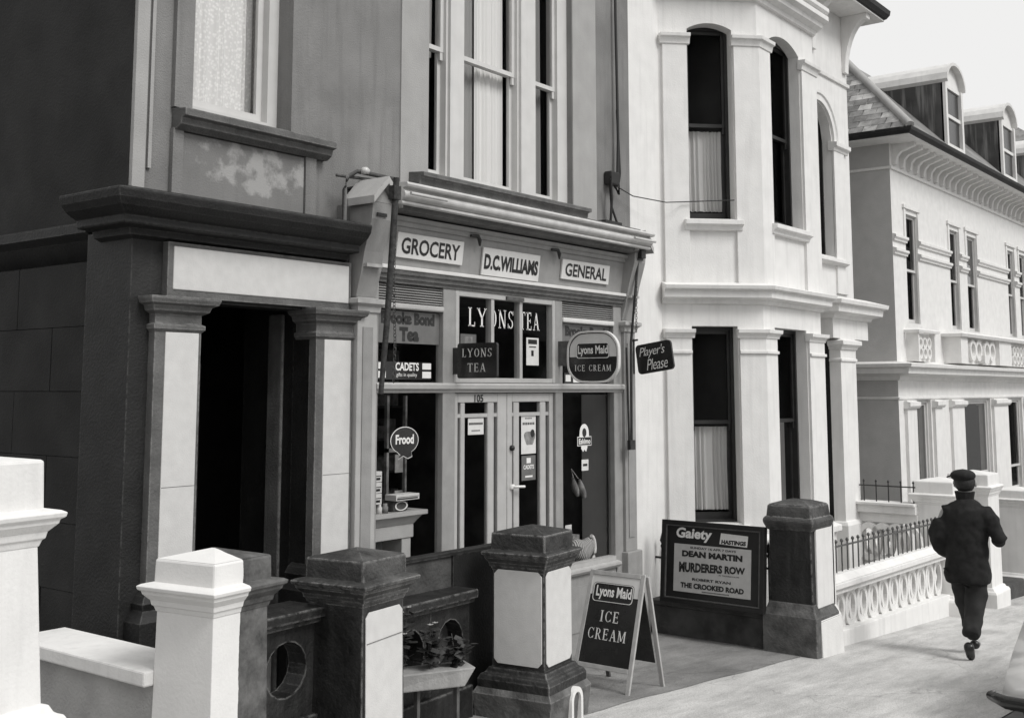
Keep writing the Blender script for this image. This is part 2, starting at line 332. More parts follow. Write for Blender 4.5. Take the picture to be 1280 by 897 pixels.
def serif_mesh(body, w, h, space=.14):
    vs, fs = [], []; x = 0
    def quad(a, b, wd):
        d = Vector((b[0] - a[0], b[1] - a[1])); 
        if d.length < 1e-6: return
        n = Vector((-d.y, d.x)).normalized() * wd / 2; k = len(vs)
        if abs(d.y) > abs(d.x): n = Vector((math.copysign(wd / 2, n.x), 0))
        vs.extend([(x + a[0] - n.x, a[1] - n.y), (x + b[0] - n.x, b[1] - n.y), (x + b[0] + n.x, b[1] + n.y), (x + a[0] + n.x, a[1] + n.y)]); fs.append((k, k + 1, k + 2, k + 3))
    for ch in body:
        for st in SG[ch]:
            if st[0] == 's': quad((st[1] - st[3], st[2] + (-.025 if st[2] > .5 else .025)), (st[1] + st[3], st[2] + (-.025 if st[2] > .5 else .025)), .05)
            elif st[0] == 'a':
                _, cx, cy, rx, ry, t0, t1, wt = st; N = 18; prev = None
                for i in range(N + 1):
                    t = R(t0 + (t1 - t0) * i / N); th = .05 + (wt - .05) * abs(math.cos(t)) ** 1.2
                    o_ = (x + cx + (rx) * math.cos(t), cy + ry * math.sin(t)); i_ = (x + cx + (rx - th) * math.cos(t), cy + (ry - th * .7) * math.sin(t))
                    vs.extend([o_, i_]); k = len(vs) - 2
                    if prev is not None: fs.append((prev, k, k + 1, prev + 1))
                    prev = k
            else: quad(st[:2], st[2:4], st[4])
        x += SW[ch] + space
    x0 = min(v[0] for v in vs); x1 = max(v[0] for v in vs); y0 = min(v[1] for v in vs); y1 = max(v[1] for v in vs)
    me = bpy.data.meshes.new('t'); me.from_pydata([((a - x0) * w / (x1 - x0), (b - y0) * h / (y1 - y0), 0) for a, b in vs], [], fs); return me
def put_text(me, m, origin, xd, up, parent=None, name='lettering', label=None, local=False):
    """lay lettering flat on a surface: origin is its lower left corner, xd its reading direction"""
    xd = Vector(xd).normalized(); up = Vector(up).normalized(); nz = xd.cross(up); o = Vector(origin)
    if not local and parent: o = o - rootloc(parent)
    me.transform(Matrix(((xd.x, up.x, nz.x, o.x), (xd.y, up.y, nz.y, o.y), (xd.z, up.z, nz.z, o.z), (0, 0, 0, 1))))
    me.materials.clear(); me.materials.append(M[m] if isinstance(m, str) else m); me.name = name
    return link(name, me, parent, label=label)
def rounded(w, h, r, n=6, sag=0):
    """rounded rectangle outline centred on 0, sides optionally bowed outwards by sag"""
    pts = []
    for cx, cy, a0 in ((w / 2 - r, h / 2 - r, 0), (-w / 2 + r, h / 2 - r, 90), (-w / 2 + r, -h / 2 + r, 180), (w / 2 - r, -h / 2 + r, 270)):
        for i in range(n + 1): t = R(a0 + 90 * i / n); pts.append((cx + r * math.cos(t), cy + r * math.sin(t)))
    out = []
    for i, p in enumerate(pts):
        q = pts[(i + 1) % len(pts)]; out.append(p)
        if math.hypot(q[0] - p[0], q[1] - p[1]) > .08:
            for k in range(1, 6): out.append((p[0] + (q[0] - p[0]) * k / 6, p[1] + (q[1] - p[1]) * k / 6))
    return [(x * (1 + sag * (1 - (2 * y / h) ** 2)), y * (1 + sag * (1 - (2 * x / w) ** 2))) for x, y in out]
class Pl:
    """flat plate frame: c centre, xd reading direction, up"""
    def __init__(s, c, xd, up=(0, 0, 1)): s.c = Vector(c); s.x = Vector(xd).normalized(); s.u = Vector(up).normalized(); s.n = s.x.cross(s.u)
    def pt(s, a, b, o=0): return tuple(s.c + s.x * a + s.u * b + s.n * o)
    def plate(s, mb, outline, o0, o1): return mb.prism([s.pt(a, b, o0) for a, b in outline], [s.pt(a, b, o1) for a, b in outline])
    def rect(s, mb, a0, a1, b0, b1, o0, o1): return s.plate(mb, [(a0, b0), (a1, b0), (a1, b1), (a0, b1)], o0, o1)
    def rim(s, mb, outline, k, o0, o1):
        n = len(outline); inn = [(a * k[0], b * k[1]) for a, b in outline]
        for i in range(n):
            j = (i + 1) % n; A, B, C_, D_ = outline[i], outline[j], inn[j], inn[i]
            mb.prism([s.pt(*p, o0) for p in (A, B, C_, D_)], [s.pt(*p, o1) for p in (A, B, C_, D_)])
        return mb
    def text(s, me, m, a, b, o, parent, name='lettering', label=None): return put_text(me, m, s.pt(a, b, o), s.x, s.u, parent, name, label)

# ================================================================= GROUND
def gz(x, y=0): return -.05 - .065 * (max(-20, min(x, 60)) - 6.35)
def gmat(name, v, var, b, bv):
    """worn asphalt: broad stains, scuffs stretched along the street, aggregate speckle, hairline cracks"""
    m = mat(name, v, var, 1.6, .92, .35, blotch=b, blotch_v=bv, fine=70); n = m.node_tree; P = n.nodes['Principled BSDF']; g = n.nodes.new('ShaderNodeNewGeometry')
    c = P.inputs['Base Color'].links[0].from_socket
    def mul(c, src, p0, p1, lo):
        r = n.nodes.new('ShaderNodeValToRGB'); r.color_ramp.elements[0].position = p0; r.color_ramp.elements[1].position = p1; r.color_ramp.elements[0].color = (lo, lo, lo, 1); r.color_ramp.elements[1].color = (1, 1, 1, 1)
        n.links.new(src, r.inputs[0]); x = n.nodes.new('ShaderNodeMix'); x.data_type = 'RGBA'; x.blend_type = 'MULTIPLY'; x.inputs[0].default_value = 1; n.links.new(c, x.inputs[6]); n.links.new(r.outputs[0], x.inputs[7]); return x.outputs[2]
    sp = n.nodes.new('ShaderNodeTexNoise'); sp.inputs['Scale'].default_value = 95; sp.inputs['Detail'].default_value = 3; n.links.new(g.outputs['Position'], sp.inputs[0]); c = mul(c, sp.outputs[0], .35, .55, .72)
    mp = n.nodes.new('ShaderNodeMapping'); mp.inputs['Scale'].default_value = (.5, 2.4, 1); mp.inputs['Rotation'].default_value = (0, 0, .2); n.links.new(g.outputs['Position'], mp.inputs[0])
    s1 = n.nodes.new('ShaderNodeTexNoise'); s1.inputs['Scale'].default_value = 2.2; s1.inputs['Detail'].default_value = 9; s1.inputs['Roughness'].default_value = .7; n.links.new(mp.outputs[0], s1.inputs[0]); c = mul(c, s1.outputs[0], .38, .58, .74)
    w = n.nodes.new('ShaderNodeTexNoise'); w.inputs['Scale'].default_value = 3; w.inputs['Detail'].default_value = 4; n.links.new(g.outputs['Position'], w.inputs[0])
    ad = n.nodes.new('ShaderNodeVectorMath'); ad.operation = 'MULTIPLY_ADD'; ad.inputs[1].default_value = (.5, .5, .5); n.links.new(w.outputs[1], ad.inputs[0]); n.links.new(g.outputs['Position'], ad.inputs[2])
    vo = n.nodes.new('ShaderNodeTexVoronoi'); vo.feature = 'DISTANCE_TO_EDGE'; vo.inputs['Scale'].default_value = .55; n.links.new(ad.outputs[0], vo.inputs['Vector']); c = mul(c, vo.outputs['Distance'], 0, .006, .72)
    n.links.new(c, P.inputs['Base Color']); return m
M['pave'] = gmat('worn_asphalt_pavement', .56, .12, .4, .47)
M['fore'] = gmat('tarmac_forecourt', .25, .2, .55, .17)
M['road'] = gmat('road_asphalt', .2, .15, .3, .12)
M['soil'] = mat('garden_soil', .10, .4, 5, .95, .6, fine=30)
def strip(name, x0, x1, y0, y1, dz, m, nx=60, ny=1, edge=None):
    mb = MB(); vs = []
    for j in range(ny + 1):
        for i in range(nx + 1):
            x = x0 + (x1 - x0) * i / nx; y = y0 + (y1 - y0) * j / ny
            if edge and j == 0: y = edge(x)
            vs.append((x, y, gz(x) + dz))
    mb.add(vs, [(j * (nx + 1) + i, j * (nx + 1) + i + 1, (j + 1) * (nx + 1) + i + 1, (j + 1) * (nx + 1) + i) for j in range(ny) for i in range(nx)])
    return tag(mb.build(name, m), kind='structure')
strip('ground', -400, 700, -500, 600, -.2, 'soil', 110, 10)
strip('road', -200, 300, -13, -3.87, -.12, 'road', 250)
strip('pavement', -60, 120, -3.75, -1.35, 0, 'pave', 180)
strip('forecourt', 2.0, 10.75, -1.62, .3, .004, 'fore', 30, 1, edge=lambda x: -1.64 + .03 * math.sin(x * 1.1) + .012 * math.sin(x * 5.3))
strip('garden_ground', 10.75, 30, -1.5, .3, .002, 'soil', 20)
mb = MB()
for i in range(60):
    x = -6 + i * .92; a, b = gz(x), gz(x + .91)
    mb.prism([(x, -3.87, a - .22), (x + .91, -3.87, b - .22), (x + .91, -3.75, b - .22), (x, -3.75, a - .22)], [(x, -3.87, a - .004), (x + .91, -3.87, b - .004), (x + .91, -3.75, b - .004), (x, -3.75, a - .004)])
tag(mb.build('kerb', 'stonegrey', bevel=.01), kind='structure')

# ================================================================= SHOP HOUSE
SH = thing('shop_house', (7, 0, -.1), 'grey rendered house with a grocer\'s shopfront and a dark porch at the left', 'house')
FW = Fr(4.07, 0, 1, 0)
L = 10.0 - 4.07
WA = (4.50 - 4.07, 5.35 - 4.07, 3.98, 6.0, 0); WB = (6.85 - 4.07, 8.95 - 4.07, 3.90, 6.4, 0)
mb = MB(); wall(mb, FW, L, 3.2, 8.5, [WA, WB], .22)
wall(mb, Fr(4.07, 0, 1, 0), 1.9, -.4, 3.2, [(.5, 1.7, -.3, 2.9, 0)], .22)
mb.box(4.07, 10, .22, 8, 8.5, 8.6)                                # flat top of the shell
mb.box(9.9, 10, .22, 8, -.4, 8.5); mb.box(4.07, 10, 7.9, 8, -.4, 8.5)
mb.build('wall', 'render', SH)
mb = MB()  # paler painted bands round the first floor window and at the corner
FW.box(mb, 6.52 - 4.07, WB[0], .0, .012, 3.66, 8.5); FW.box(mb, WB[1], 9.36 - 4.07, .0, .012, 3.66, 8.5)
mb.build('window_surround', 'render_pale', SH)
mb = MB()
mb.box(4.07, 4.16, -.035, -.001, 3.36, 8.5); mb.box(4.19, 4.215, -.02, -.001, 3.55, 8.5)
mb.build('corner_strip', 'render_pale', SH)
mb = MB()
for a, b, c, d in ((4.36, 4.50, 3.98, 6.4), (5.35, 5.62, 3.98, 6.4), (4.36, 4.44, 3.36, 3.84), (5.50, 5.60, 3.36, 3.84)): mb.box(a, b, -.04, -.001, c, d)
mb.box(4.44, 5.50, -.015, -.001, 3.40, 3.82)
mb.build('window_architrave', 'render', SH)
# flaked paint on the apron panel, thickest below the sill and towards the right
pm = mat('flaked_paint', .185, .13, 2.2, .9, .25, streak=.3, streak_v=.13, fine=90); n = pm.node_tree; P_n = n.nodes['Principled BSDF']; c_n = P_n.inputs['Base Color'].links[0].from_socket
g_ = n.nodes.new('ShaderNodeNewGeometry'); sx = n.nodes.new('ShaderNodeSeparateXYZ'); n.links.new(g_.outputs['Position'], sx.inputs[0])
nz = n.nodes.new('ShaderNodeTexNoise'); nz.inputs['Scale'].default_value = 5.5; nz.inputs['Detail'].default_value = 10; nz.inputs['Roughness'].default_value = .6; n.links.new(g_.outputs['Position'], nz.inputs[0])
def bump_(src, c0, w0):
    q = n.nodes.new('ShaderNodeMath'); q.operation = 'SUBTRACT'; q.inputs[1].default_value = c0; n.links.new(src, q.inputs[0]); q2 = n.nodes.new('ShaderNodeMath'); q2.operation = 'DIVIDE'; q2.inputs[1].default_value = w0; n.links.new(q.outputs[0], q2.inputs[0])
    q3 = n.nodes.new('ShaderNodeMath'); q3.operation = 'MULTIPLY'; n.links.new(q2.outputs[0], q3.inputs[0]); n.links.new(q2.outputs[0], q3.inputs[1]); return q3.outputs[0]
dx, dz = bump_(sx.outputs['X'], 5.08, .62), bump_(sx.outputs['Z'], 3.68, .17)
ad_ = n.nodes.new('ShaderNodeMath'); ad_.operation = 'ADD'; n.links.new(dx, ad_.inputs[0]); n.links.new(dz, ad_.inputs[1])
mm = n.nodes.new('ShaderNodeMath'); mm.operation = 'MULTIPLY_ADD'; mm.inputs[1].default_value = -.13; n.links.new(ad_.outputs[0], mm.inputs[0]); n.links.new(nz.outputs[0], mm.inputs[2])
rr = n.nodes.new('ShaderNodeValToRGB'); rr.color_ramp.elements[0].position = .40; rr.color_ramp.elements[1].position = .50; n.links.new(mm.outputs[0], rr.inputs[0])
mx = n.nodes.new('ShaderNodeMix'); mx.data_type = 'RGBA'; mx.inputs[7].default_value = grey(.33); n.links.new(rr.outputs[0], mx.inputs[0]); n.links.new(c_n, mx.inputs[6]); n.links.new(mx.outputs[2], P_n.inputs['Base Color'])
mb = MB(); mb.box(4.445, 5.495, -.022, -.0155, 3.405, 3.825); mb.build('flaked_panel', pm, SH)
mb = MB(); mb.sweep([(4.37, 0), (5.70, 0)], [(-.05, 3.98), (.15, 3.96), (.15, 3.91), (.11, 3.90), (.10, 3.86), (.05, 3.83), (-.05, 3.83)]); mb.build('window_sill', 'stonegrey', SH, bevel=.004)
mb = MB(); mb.sweep([(6.62, 0), (9.02, 0)], [(-.05, 3.90), (.18, 3.88), (.18, 3.845), (.14, 3.84), (.12, 3.74), (-.0, 3.72)]); mb.build('window_sill', 'stonegrey', SH, bevel=.004)
w = window(SH, FW, WA[0], WA[1], WA[2], WA[3], -.12, 6.5, fw=.09, stile=.05)
curtain('curtain', FW, WA[0] + .10, WA[1] - .22, -.27, 4.0, 6.0, 'lace', w, 8, .008)
curtain('curtain', FW, WA[1] - .30, WA[1] - .02, -.31, 4.0, 6.0, 'lace', w, 4, .02)
# three-light window with broad white mullions
zs = 3.90; zm = 5.04
ws = []
for (a, b) in ((6.85, 7.16), (7.34, 8.16), (8.38, 8.80)):
    ws.append(window(SH, FW, a - 4.07, b - 4.07, zs, 6.4, -.05, zm, fw=.025, stile=.04))
mb = MB()
for a, b in ((7.16, 7.34), (8.16, 8.38), (8.80, 8.95)): FW.box(mb, a - 4.07, b - 4.07, -.20, -.02 if b < 8.9 else -.06, zs, 6.4)
mb.build('mullion', 'winwhite', SH)
curtain('curtain', FW, 7.36 - 4.07, 7.56 - 4.07, -.215, 3.95, 6.4, 'drape_pale', ws[1], 4, .012)
curtain('curtain', FW, 7.52 - 4.07, 7.74 - 4.07, -.235, 3.95, 6.4, 'netdim', ws[1], 3, .01)
curtain('curtain', FW, 7.70 - 4.07, 8.09 - 4.07, -.20, 3.95, 6.4, 'drape_pale', ws[1], 7, .012)
curtain('curtain', FW, 6.98 - 4.07, 7.13 - 4.07, -.22, 5.0, 6.4, 'drape_pale', ws[0], 2, .02)
curtain('curtain', FW, 8.40 - 4.07, 8.72 - 4.07, -.225, 3.95, 6.4, 'drape', ws[2], 5, .016)
curtain('curtain', FW, 8.42 - 4.07, 8.56 - 4.07, -.21, 5.04, 6.4, 'drape_pale', ws[2], 3, .012)
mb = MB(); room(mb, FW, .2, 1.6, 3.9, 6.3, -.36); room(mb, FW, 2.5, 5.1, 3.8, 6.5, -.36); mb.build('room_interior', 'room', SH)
# left return wall, of scored stucco blocks
mb = MB(); mb.box(4.13, 4.3, .0, 9, -.4, 2.95); mb.box(4.062, 4.3, .003, 9, 3.2, 8.5); mb.build('return_wall', 'soot', SH)
bb = MB(); bb.box(-.05, .05, 0, .874, 0, .408); bme = bb.mesh('stone', 'soot')
k = 0
for r_ in range(7):
    for c_ in range(5):
        y0 = .30 + c_ * .88 - (.44 if r_ % 2 else 0)
        if y0 < .29: y0 = .30; sc = .49
        else: sc = 1
        o = link('stone', bme, SH, Vector((4.08 + random.uniform(-.003, .003), y0, .08 + r_ * .412)) - rootloc(SH)); o.scale = (1, sc, 1)
# porch: front wall block, pilasters, frieze, cornice
mb = MB()
mb.box(3.98, 4.12, -.20, .28, -.3, 3.12); mb.box(4.12, 4.48, -.20, .0, -.3, 2.70); mb.box(5.45, 5.85, -.20, .0, -.3, 3.12); mb.box(4.12, 5.45, -.20, .0, 2.70, 3.12)
mb.build('porch_wall', 'soot_trim', SH)
for x0, x1 in ((4.12, 4.46), (5.43, 5.78)):
    p = MB(); p.box(x0, x1, -.26, -.19, .95, 2.54); pl = p.build('pilaster', 'stonegrey', SH)
    p = MB(); p.box(x0 + .075, x1 - .02, -.266, -.255, 1.0, 2.50); p.build('painted_panel', 'panelpaint', pl, bevel=.003)
    p = MB(); p.box(x0 + .078, x1 - .023, -.2675, -.266, 1.56, 1.563); p.build('hairline_joint', 'stonegrey', pl)
    p = MB(); pa = [(x0, -.05), (x0, -.26), (x1, -.26), (x1, -.05)]
    p.sweep(pa, [(0, 2.50), (.018, 2.52), (.018, 2.545), (0, 2.555), (.0, 2.61), (.035, 2.63), (.045, 2.66), (.075, 2.675), (.085, 2.70), (.085, 2.715), (-.03, 2.725), (-.03, 2.50)])
    p.build('capital', 'stonegrey', pl)
    p = MB(); p.sweep(pa, [(-.03, .6), (.10, .6), (.10, .80), (.08, .83), (.05, .86), (.06, .90), (.03, .94), (0, .96), (-.03, .96)]); p.build('base', 'soot_trim', pl)
mb = MB(); mb.box(4.20, 5.76, -.255, -.19, 2.72, 3.06); fz = mb.build('frieze', 'stonegrey', SH)
mb = MB(); mb.box(4.24, 5.735, -.262, -.25, 2.765, 3.035); mb.build('painted_panel', 'panelpaint', fz, bevel=.006)
mb = MB(); mb.sweep([(3.98, .14), (3.98, -.20), (5.735, -.20)],
    [(0, 3.06), (.05, 3.08), (.06, 3.12), (.16, 3.125), (.17, 3.135), (.17, 3.175), (.20, 3.19), (.25, 3.22), (.28, 3.26), (.29, 3.30), (.29, 3.315), (.10, 3.36), (-.12, 3.40), (-.12, 3.06)])
mb.build('porch_cornice', 'soot_trim', SH, bevel=.004)
mb = MB(); mb.sweep([(4.13, 9), (4.13, .30)], [(0, 2.98), (.10, 3.10), (.16, 3.14), (.16, 3.2), (-.02, 3.26), (-.02, 2.98)]); mb.build('string_course', 'soot_trim', SH)
# porch recess with the inner door frame
mb = MB(); mb.box(4.50, 4.56, .23, 1.6, -.3, 2.9); mb.box(5.79, 5.85, .56, 1.6, -.3, 2.9); mb.box(4.5, 5.85, .23, 1.6, 2.9, 2.96); mb.box(4.5, 5.85, 1.6, 1.66, -.3, 2.96)
mb.build('porch_recess', 'soot_trim', SH)
mb = MB(); mb.box(5.46, 5.77, .003, .55, -.3, 2.9); mb.build('porch_jamb', 'soot_trim', SH)
mb = MB(); mb.box(5.435, 5.46, .10, .26, -.3, 2.69); mb.build('jamb_strip', 'stonegrey', SH, bevel=.02)
mb = MB(); mb.box(4.56, 5.79, 1.50, 1.58, 2.28, 2.36); mb.box(4.56, 4.64, 1.5, 1.58, -.3, 2.28); mb.box(5.71, 5.79, 1.5, 1.58, -.3, 2.28); d = mb.build('door_frame', 'shop', SH)
mb = MB(); mb.box(4.64, 5.71, 1.54, 1.58, -.3, 2.28); 
for a in (4.74, 5.22):
    for b, c in ((.1, .9), (1.1, 2.1)): mb.box(a, a + .38, 1.525, 1.54, b, c)
mb.build('door', 'soot_trim', SH)

# ------------------------------------------------ shopfront
Y0 = -.25
FS = Fr(0, Y0, 1, 0)
def post(x0, x1, z0, z1, y0=Y0 - .02, y1=Y0 + .06, name='post', m='shop', parent=SH, bev=.006):
    p = MB(); p.box(x0, x1, y0, y1, z0, z1); return p.build(name, m, parent, bevel=bev)
# masonry pilasters and brackets either side
for x0, x1, s in ((5.79, 5.99, 1), (9.38, 9.58, -1)):
    p = MB(); p.box(x0, x1, -.30, 0, .62, 2.72); pl = p.build('pilaster', 'shop_pale' if s > 0 else 'shop', SH, bevel=.004)
    p = MB(); p.box(x0 - .03, x1 + .03, -.34, 0, -.3, .62); p.build('base', 'shop', pl, bevel=.008)
    p = MB(); p.box(x0 + .05, x1 - .05, -.308, -.30, .75, 2.60); p.build('raised_panel', 'shop', pl)
    p = MB(); pa = [(x0, 0), (x0, -.30), (x1, -.30), (x1, 0)]
    p.sweep(pa, [(-.02, 2.69), (.015, 2.71), (.02, 2.75), (.05, 2.77), (.05, 2.80), (-.02, 2.82)]); p.build('capital', 'shop_pale', pl)
    # scrolled bracket with a little gabled head
    c = (x0 + x1) / 2; w_ = (x1 - x0) / 2
    p = MB(); prof = [(-.28, 2.82), (-.30, 2.9), (-.33, 3.0), (-.36, 3.15), (-.40, 3.28), (-.43, 3.38), (-.44, 3.50)]
    pts = [(y, z) for y, z in prof] + [(-.20, 3.50), (-.20, 2.82)]
    p.prism([(x0, y, z) for y, z in pts], [(x1, y, z) for y, z in pts])
    p.prism([(x0, -.44, 3.50), (x1, -.44, 3.50), (c, -.44, 3.62)], [(x0, -.20, 3.50), (x1, -.20, 3.50), (c, -.20, 3.62)])
    bk = MB(); bk.box(x0 + .06, x1 - .04, -.20, 0, 2.82, 3.52); bk.build('bracket_backing', 'render', SH)
    br = p.build('bracket', 'shop', SH, bevel=.004)
    p = MB()
    for (a, b) in (((x0 - .05, 3.48), (c, 3.64)), ((x1 + .05, 3.48), (c, 3.64))):
        p.prism([(a[0], -.50, a[1]), (b[0], -.50, b[1]), (b[0], -.50, b[1] + .055), (a[0], -.50, a[1] + .055)], [(a[0], -.18, a[1]), (b[0], -.18, b[1]), (b[0], -.18, b[1] + .055), (a[0], -.18, a[1] + .055)])
    p.build('gable_coping', 'shop_pale', br)
    p = MB(); p.box(x0 + .04, x1 - .06, -.445, -.438, 3.40, 3.425); p.build('vent_slot', 'black', br)
    p = MB(); p.box(x0 + .01, x1 - .03, -.375, -.33, 3.035, 3.06); p.build('ledge', 'shop_pale', br)
# fascia board leaning a little forward
mb = MB(); mb.prism([(6.0, -.27, 3.08), (9.38, -.27, 3.08), (9.38, -.31, 3.40), (6.0, -.31, 3.40)], [(6.0, -.05, 3.08), (9.38, -.05, 3.08), (9.38, -.05, 3.40), (6.0, -.05, 3.40)]); mb.build('fascia', 'shop', SH)
mb = MB(); mb.sweep([(6.0, -.25), (9.38, -.25)], [(-.1, 2.95), (.03, 2.95), (.035, 2.975), (.05, 2.98), (.055, 3.01), (.07, 3.015), (.075, 3.04), (-.1, 3.045)]); mb.build('fascia_moulding', 'stonegrey', SH)
mb = MB(); mb.box(6.0, 9.38, -.335, -.25, 3.045, 3.075); mb.build('fascia_ledge', 'board', SH, bevel=.006)
mb = MB(); mb.sweep([(6.0, -.28), (9.38, -.28)], [(-.1, 3.38), (.045, 3.38), (.05, 3.41), (.075, 3.42), (.08, 3.45), (-.1, 3.46)]); mb.build('cornice_bed', 'shop', SH)
mb = MB(); mb.sweep([(6.0, -.28), (9.42, -.28)], [(-.2, 3.465), (.14, 3.465), (.17, 3.475), (.19, 3.50), (.20, 3.52), (-.2, 3.53)]); mb.build('cornice_soffit', 'stonegrey', SH)
gp = [(.20, 3.505), (.235, 3.50), (.25, 3.508), (.25, 3.525), (.235, 3.53)]
for i in range(9): t = R(-70 + 140 * i / 8); gp.append((.235 + .045 * math.cos(t), 3.575 + .040 * math.sin(t)))
gp += [(.25, 3.622), (.295, 3.628), (.305, 3.645), (.295, 3.662), (-.2, 3.70), (-.2, 3.53), (.19, 3.53)]
mb = MB(); mb.sweep([(6.0, -.28), (9.52, -.28)], gp); mb.build('cornice_gutter', 'gutter', SH, bevel=.003)
for a, b in ((6.02, 6.42), (9.12, 9.50)):
    p = MB(); p.tube([(a, -.595, 3.575), (b, -.595, 3.575)], .013, 8); p.build('gutter_rib', 'gutter', SH)
mb = MB(); mb.box(5.95, 9.45, -.46, .0, 3.66, 3.675); mb.tube([(5.72, -.12, 3.72), (6.1, -.3, 3.70), (7.0, -.42, 3.70), (9.5, -.42, 3.70)], .012, 6); mb.build('lead_flashing', 'lead', SH)
# main posts
post(6.76, 6.91, .28, 2.95); post(8.28, 8.39, .28, 2.95); post(5.99, 6.035, .28, 2.95, m='shop'); post(9.24, 9.38, .28, 2.95)
# transom rail
mb = MB(); mb.sweep([(5.99, Y0), (9.38, Y0)], [(-.06, 2.125), (.025, 2.125), (.03, 2.145), (.055, 2.155), (.06, 2.185), (.045, 2.20), (-.06, 2.205)]); mb.build('transom_rail', 'shop_pale', SH)
for x0, x1 in ((6.035, 6.76), (8.39, 9.24)):
    p = MB(); p.box(x0, x1, -.285, -.2, 2.755, 2.80); p.build('upper_rail', 'shop_pale' if x0 < 7 else 'board', SH, bevel=.012)
    p = MB()
    for i in range(7): z = 2.812 + i * .0195; p.prism([(x0, -.235, z + .014), (x0, -.262, z), (x0, -.255, z - .002), (x0, -.228, z + .012)], [(x1, -.235, z + .014), (x1, -.262, z), (x1, -.255, z - .002), (x1, -.228, z + .012)])
    p.box(x0, x1, -.215, -.205, 2.80, 2.95)
    p.build('vent_louvre', 'render_pale', SH)
# shop windows: lower display panes, upper panes
for x0, x1 in ((6.035, 6.76), (8.39, 9.24)):
    p = MB(); p.box(x0, x1, -.275, -.19, .54, .60)
    p.sweep([(x0 - .03, Y0), (x1 + .03, Y0)], [(-.05, .49), (.05, .50), (.07, .525), (.07, .545), (.02, .56), (-.05, .56)]); fr_ = p.build('display_window', 'shop_pale', SH)
    g = MB(); g.add([(x0, -.22, .58), (x1, -.22, .58), (x1, -.22, 2.13), (x0, -.22, 2.13)], [(0, 1, 2, 3)]); g.build('pane', 'shopglass', fr_)
    g = MB(); g.add([(x0, -.22, 2.2), (x1, -.22, 2.2), (x1, -.22, 2.76), (x0, -.22, 2.76)], [(0, 1, 2, 3)]); g.build('pane', 'shopglass', fr_)
    p = MB(); p.box(x0 - .02, x1 + .02, -.27, -.15, -.3, .49); st = p.build('stallriser', 'shop', SH)
    p = MB(); p.box(x0 + .08, x1 - .08, -.278, -.27, .0, .40); p.build('raised_panel', 'shop', st)
    p = MB(); p.box(x0, x1, -.15, .25, .50, .54); p.build('window_bed', 'shop', fr_)
# centre light over the doors
mb = MB(); mb.box(6.91, 6.955, -.27, -.2, 2.205, 2.95); mb.box(8.235, 8.28, -.27, -.2, 2.205, 2.95); mb.box(6.955, 8.235, -.268, -.2, 2.90, 2.95); mb.box(6.955, 8.235, -.268, -.2, 2.205, 2.245)
fl = mb.build('fanlight', 'shop_pale', SH, bevel=.004)
mb = MB(); mb.box(7.375, 7.415, -.26, -.2, 2.245, 2.9); mb.build('glazing_bar', 'shop_pale', fl)
mb = MB(); mb.box(7.765, 7.805, -.26, -.2, 2.245, 2.9); mb.build('glazing_bar', 'shop_pale', fl)
for x0, x1 in ((6.955, 7.375), (7.415, 7.765), (7.805, 8.235)):
    g = MB(); g.add([(x0, -.23, 2.245), (x1, -.23, 2.245), (x1, -.23, 2.9), (x0, -.23, 2.9)], [(0, 1, 2, 3)]); g.build('pane', 'shopglass', fl)
for t_, x0, x1 in (('LY', 7.11, 7.35), ('ONS', 7.39, 7.71), ('TEA', 7.80, 8.09)):
    put_text(serif_mesh(t_, x1 - x0, .155), 'letter', (x0, -.2325, 2.665 - (x0 - 7.1) * .0), (1, 0, 0), (0, 0, 1), fl)
mb = MB(); mb.box(7.56, 7.80, -.285, -.268, 2.905, 2.935); mb.build('latch', 'greyiron', fl)
# paired doors
def door(x0, x1, s):
    """x0..x1 the leaf; s=+1 left leaf, its meeting stile at the right"""
    p = MB(); y0, y1 = -.245, -.20
    a, u0, u1, v0, v1, b = (6.97, 7.01, 7.065, 7.355, 7.44, 7.48) if s > 0 else (7.68, 7.705, 7.785, 8.085, 8.17, 8.215)
    p.box(x0, a, y0, y1, .0, 2.12); p.box(b, x1, y0, y1, .0, 2.12); p.box(a, b, y0, y1, 2.045, 2.12); p.box(a, b, y0, y1, .0, .45)
    dr = p.build('door', 'shop_pale', SH, bevel=.004)
    for (c, d_) in ((u0, u1), (v0, v1)): p = MB(); p.box(c, d_, y0 + .004, y1, .45, 2.045); p.build('glazing_bar', 'shop_pale', dr, bevel=.008)
    p = MB(); p.box(a, b, y0 + .008, y1 + .002, 1.925, 1.955); p.build('glazing_bar', 'shop_pale', dr)
    for (c, d_) in ((a, u0), (u1, v0), (v1, b)):
        for e, f in ((.45, 1.925), (1.955, 2.045)):
            g = MB(); g.add([(c, -.222, e), (d_, -.222, e), (d_, -.222, f), (c, -.222, f)], [(0, 1, 2, 3)]); g.build('pane', 'shopglass', dr)
    return dr
d1 = door(6.915, 7.605, 1); d2 = door(7.61, 8.275, -1)
put_text(text_mesh('105', .115, .062, .03), 'black', (7.175, -.2475, 2.048), (1, 0, 0), (0, 0, 1), d1, name='door_number')
mb = MB(); mb.tube([(7.67, -.245, 1.34), (7.67, -.29, 1.34), (7.78, -.30, 1.335)], .011, 8); mb.lathe((7.67, -.245, 1.34), [(.025, -.02), (.03, 0), (.025, .02)], 8); mb.build('handle', 'letter', d2)
mb = MB(); mb.lathe((7.665, -.255, 1.66), [(0, -.025), (.02, -.018), (.026, 0), (.02, .018), (0, .025)], 10); mb.build('bell_push', 'black', d2)
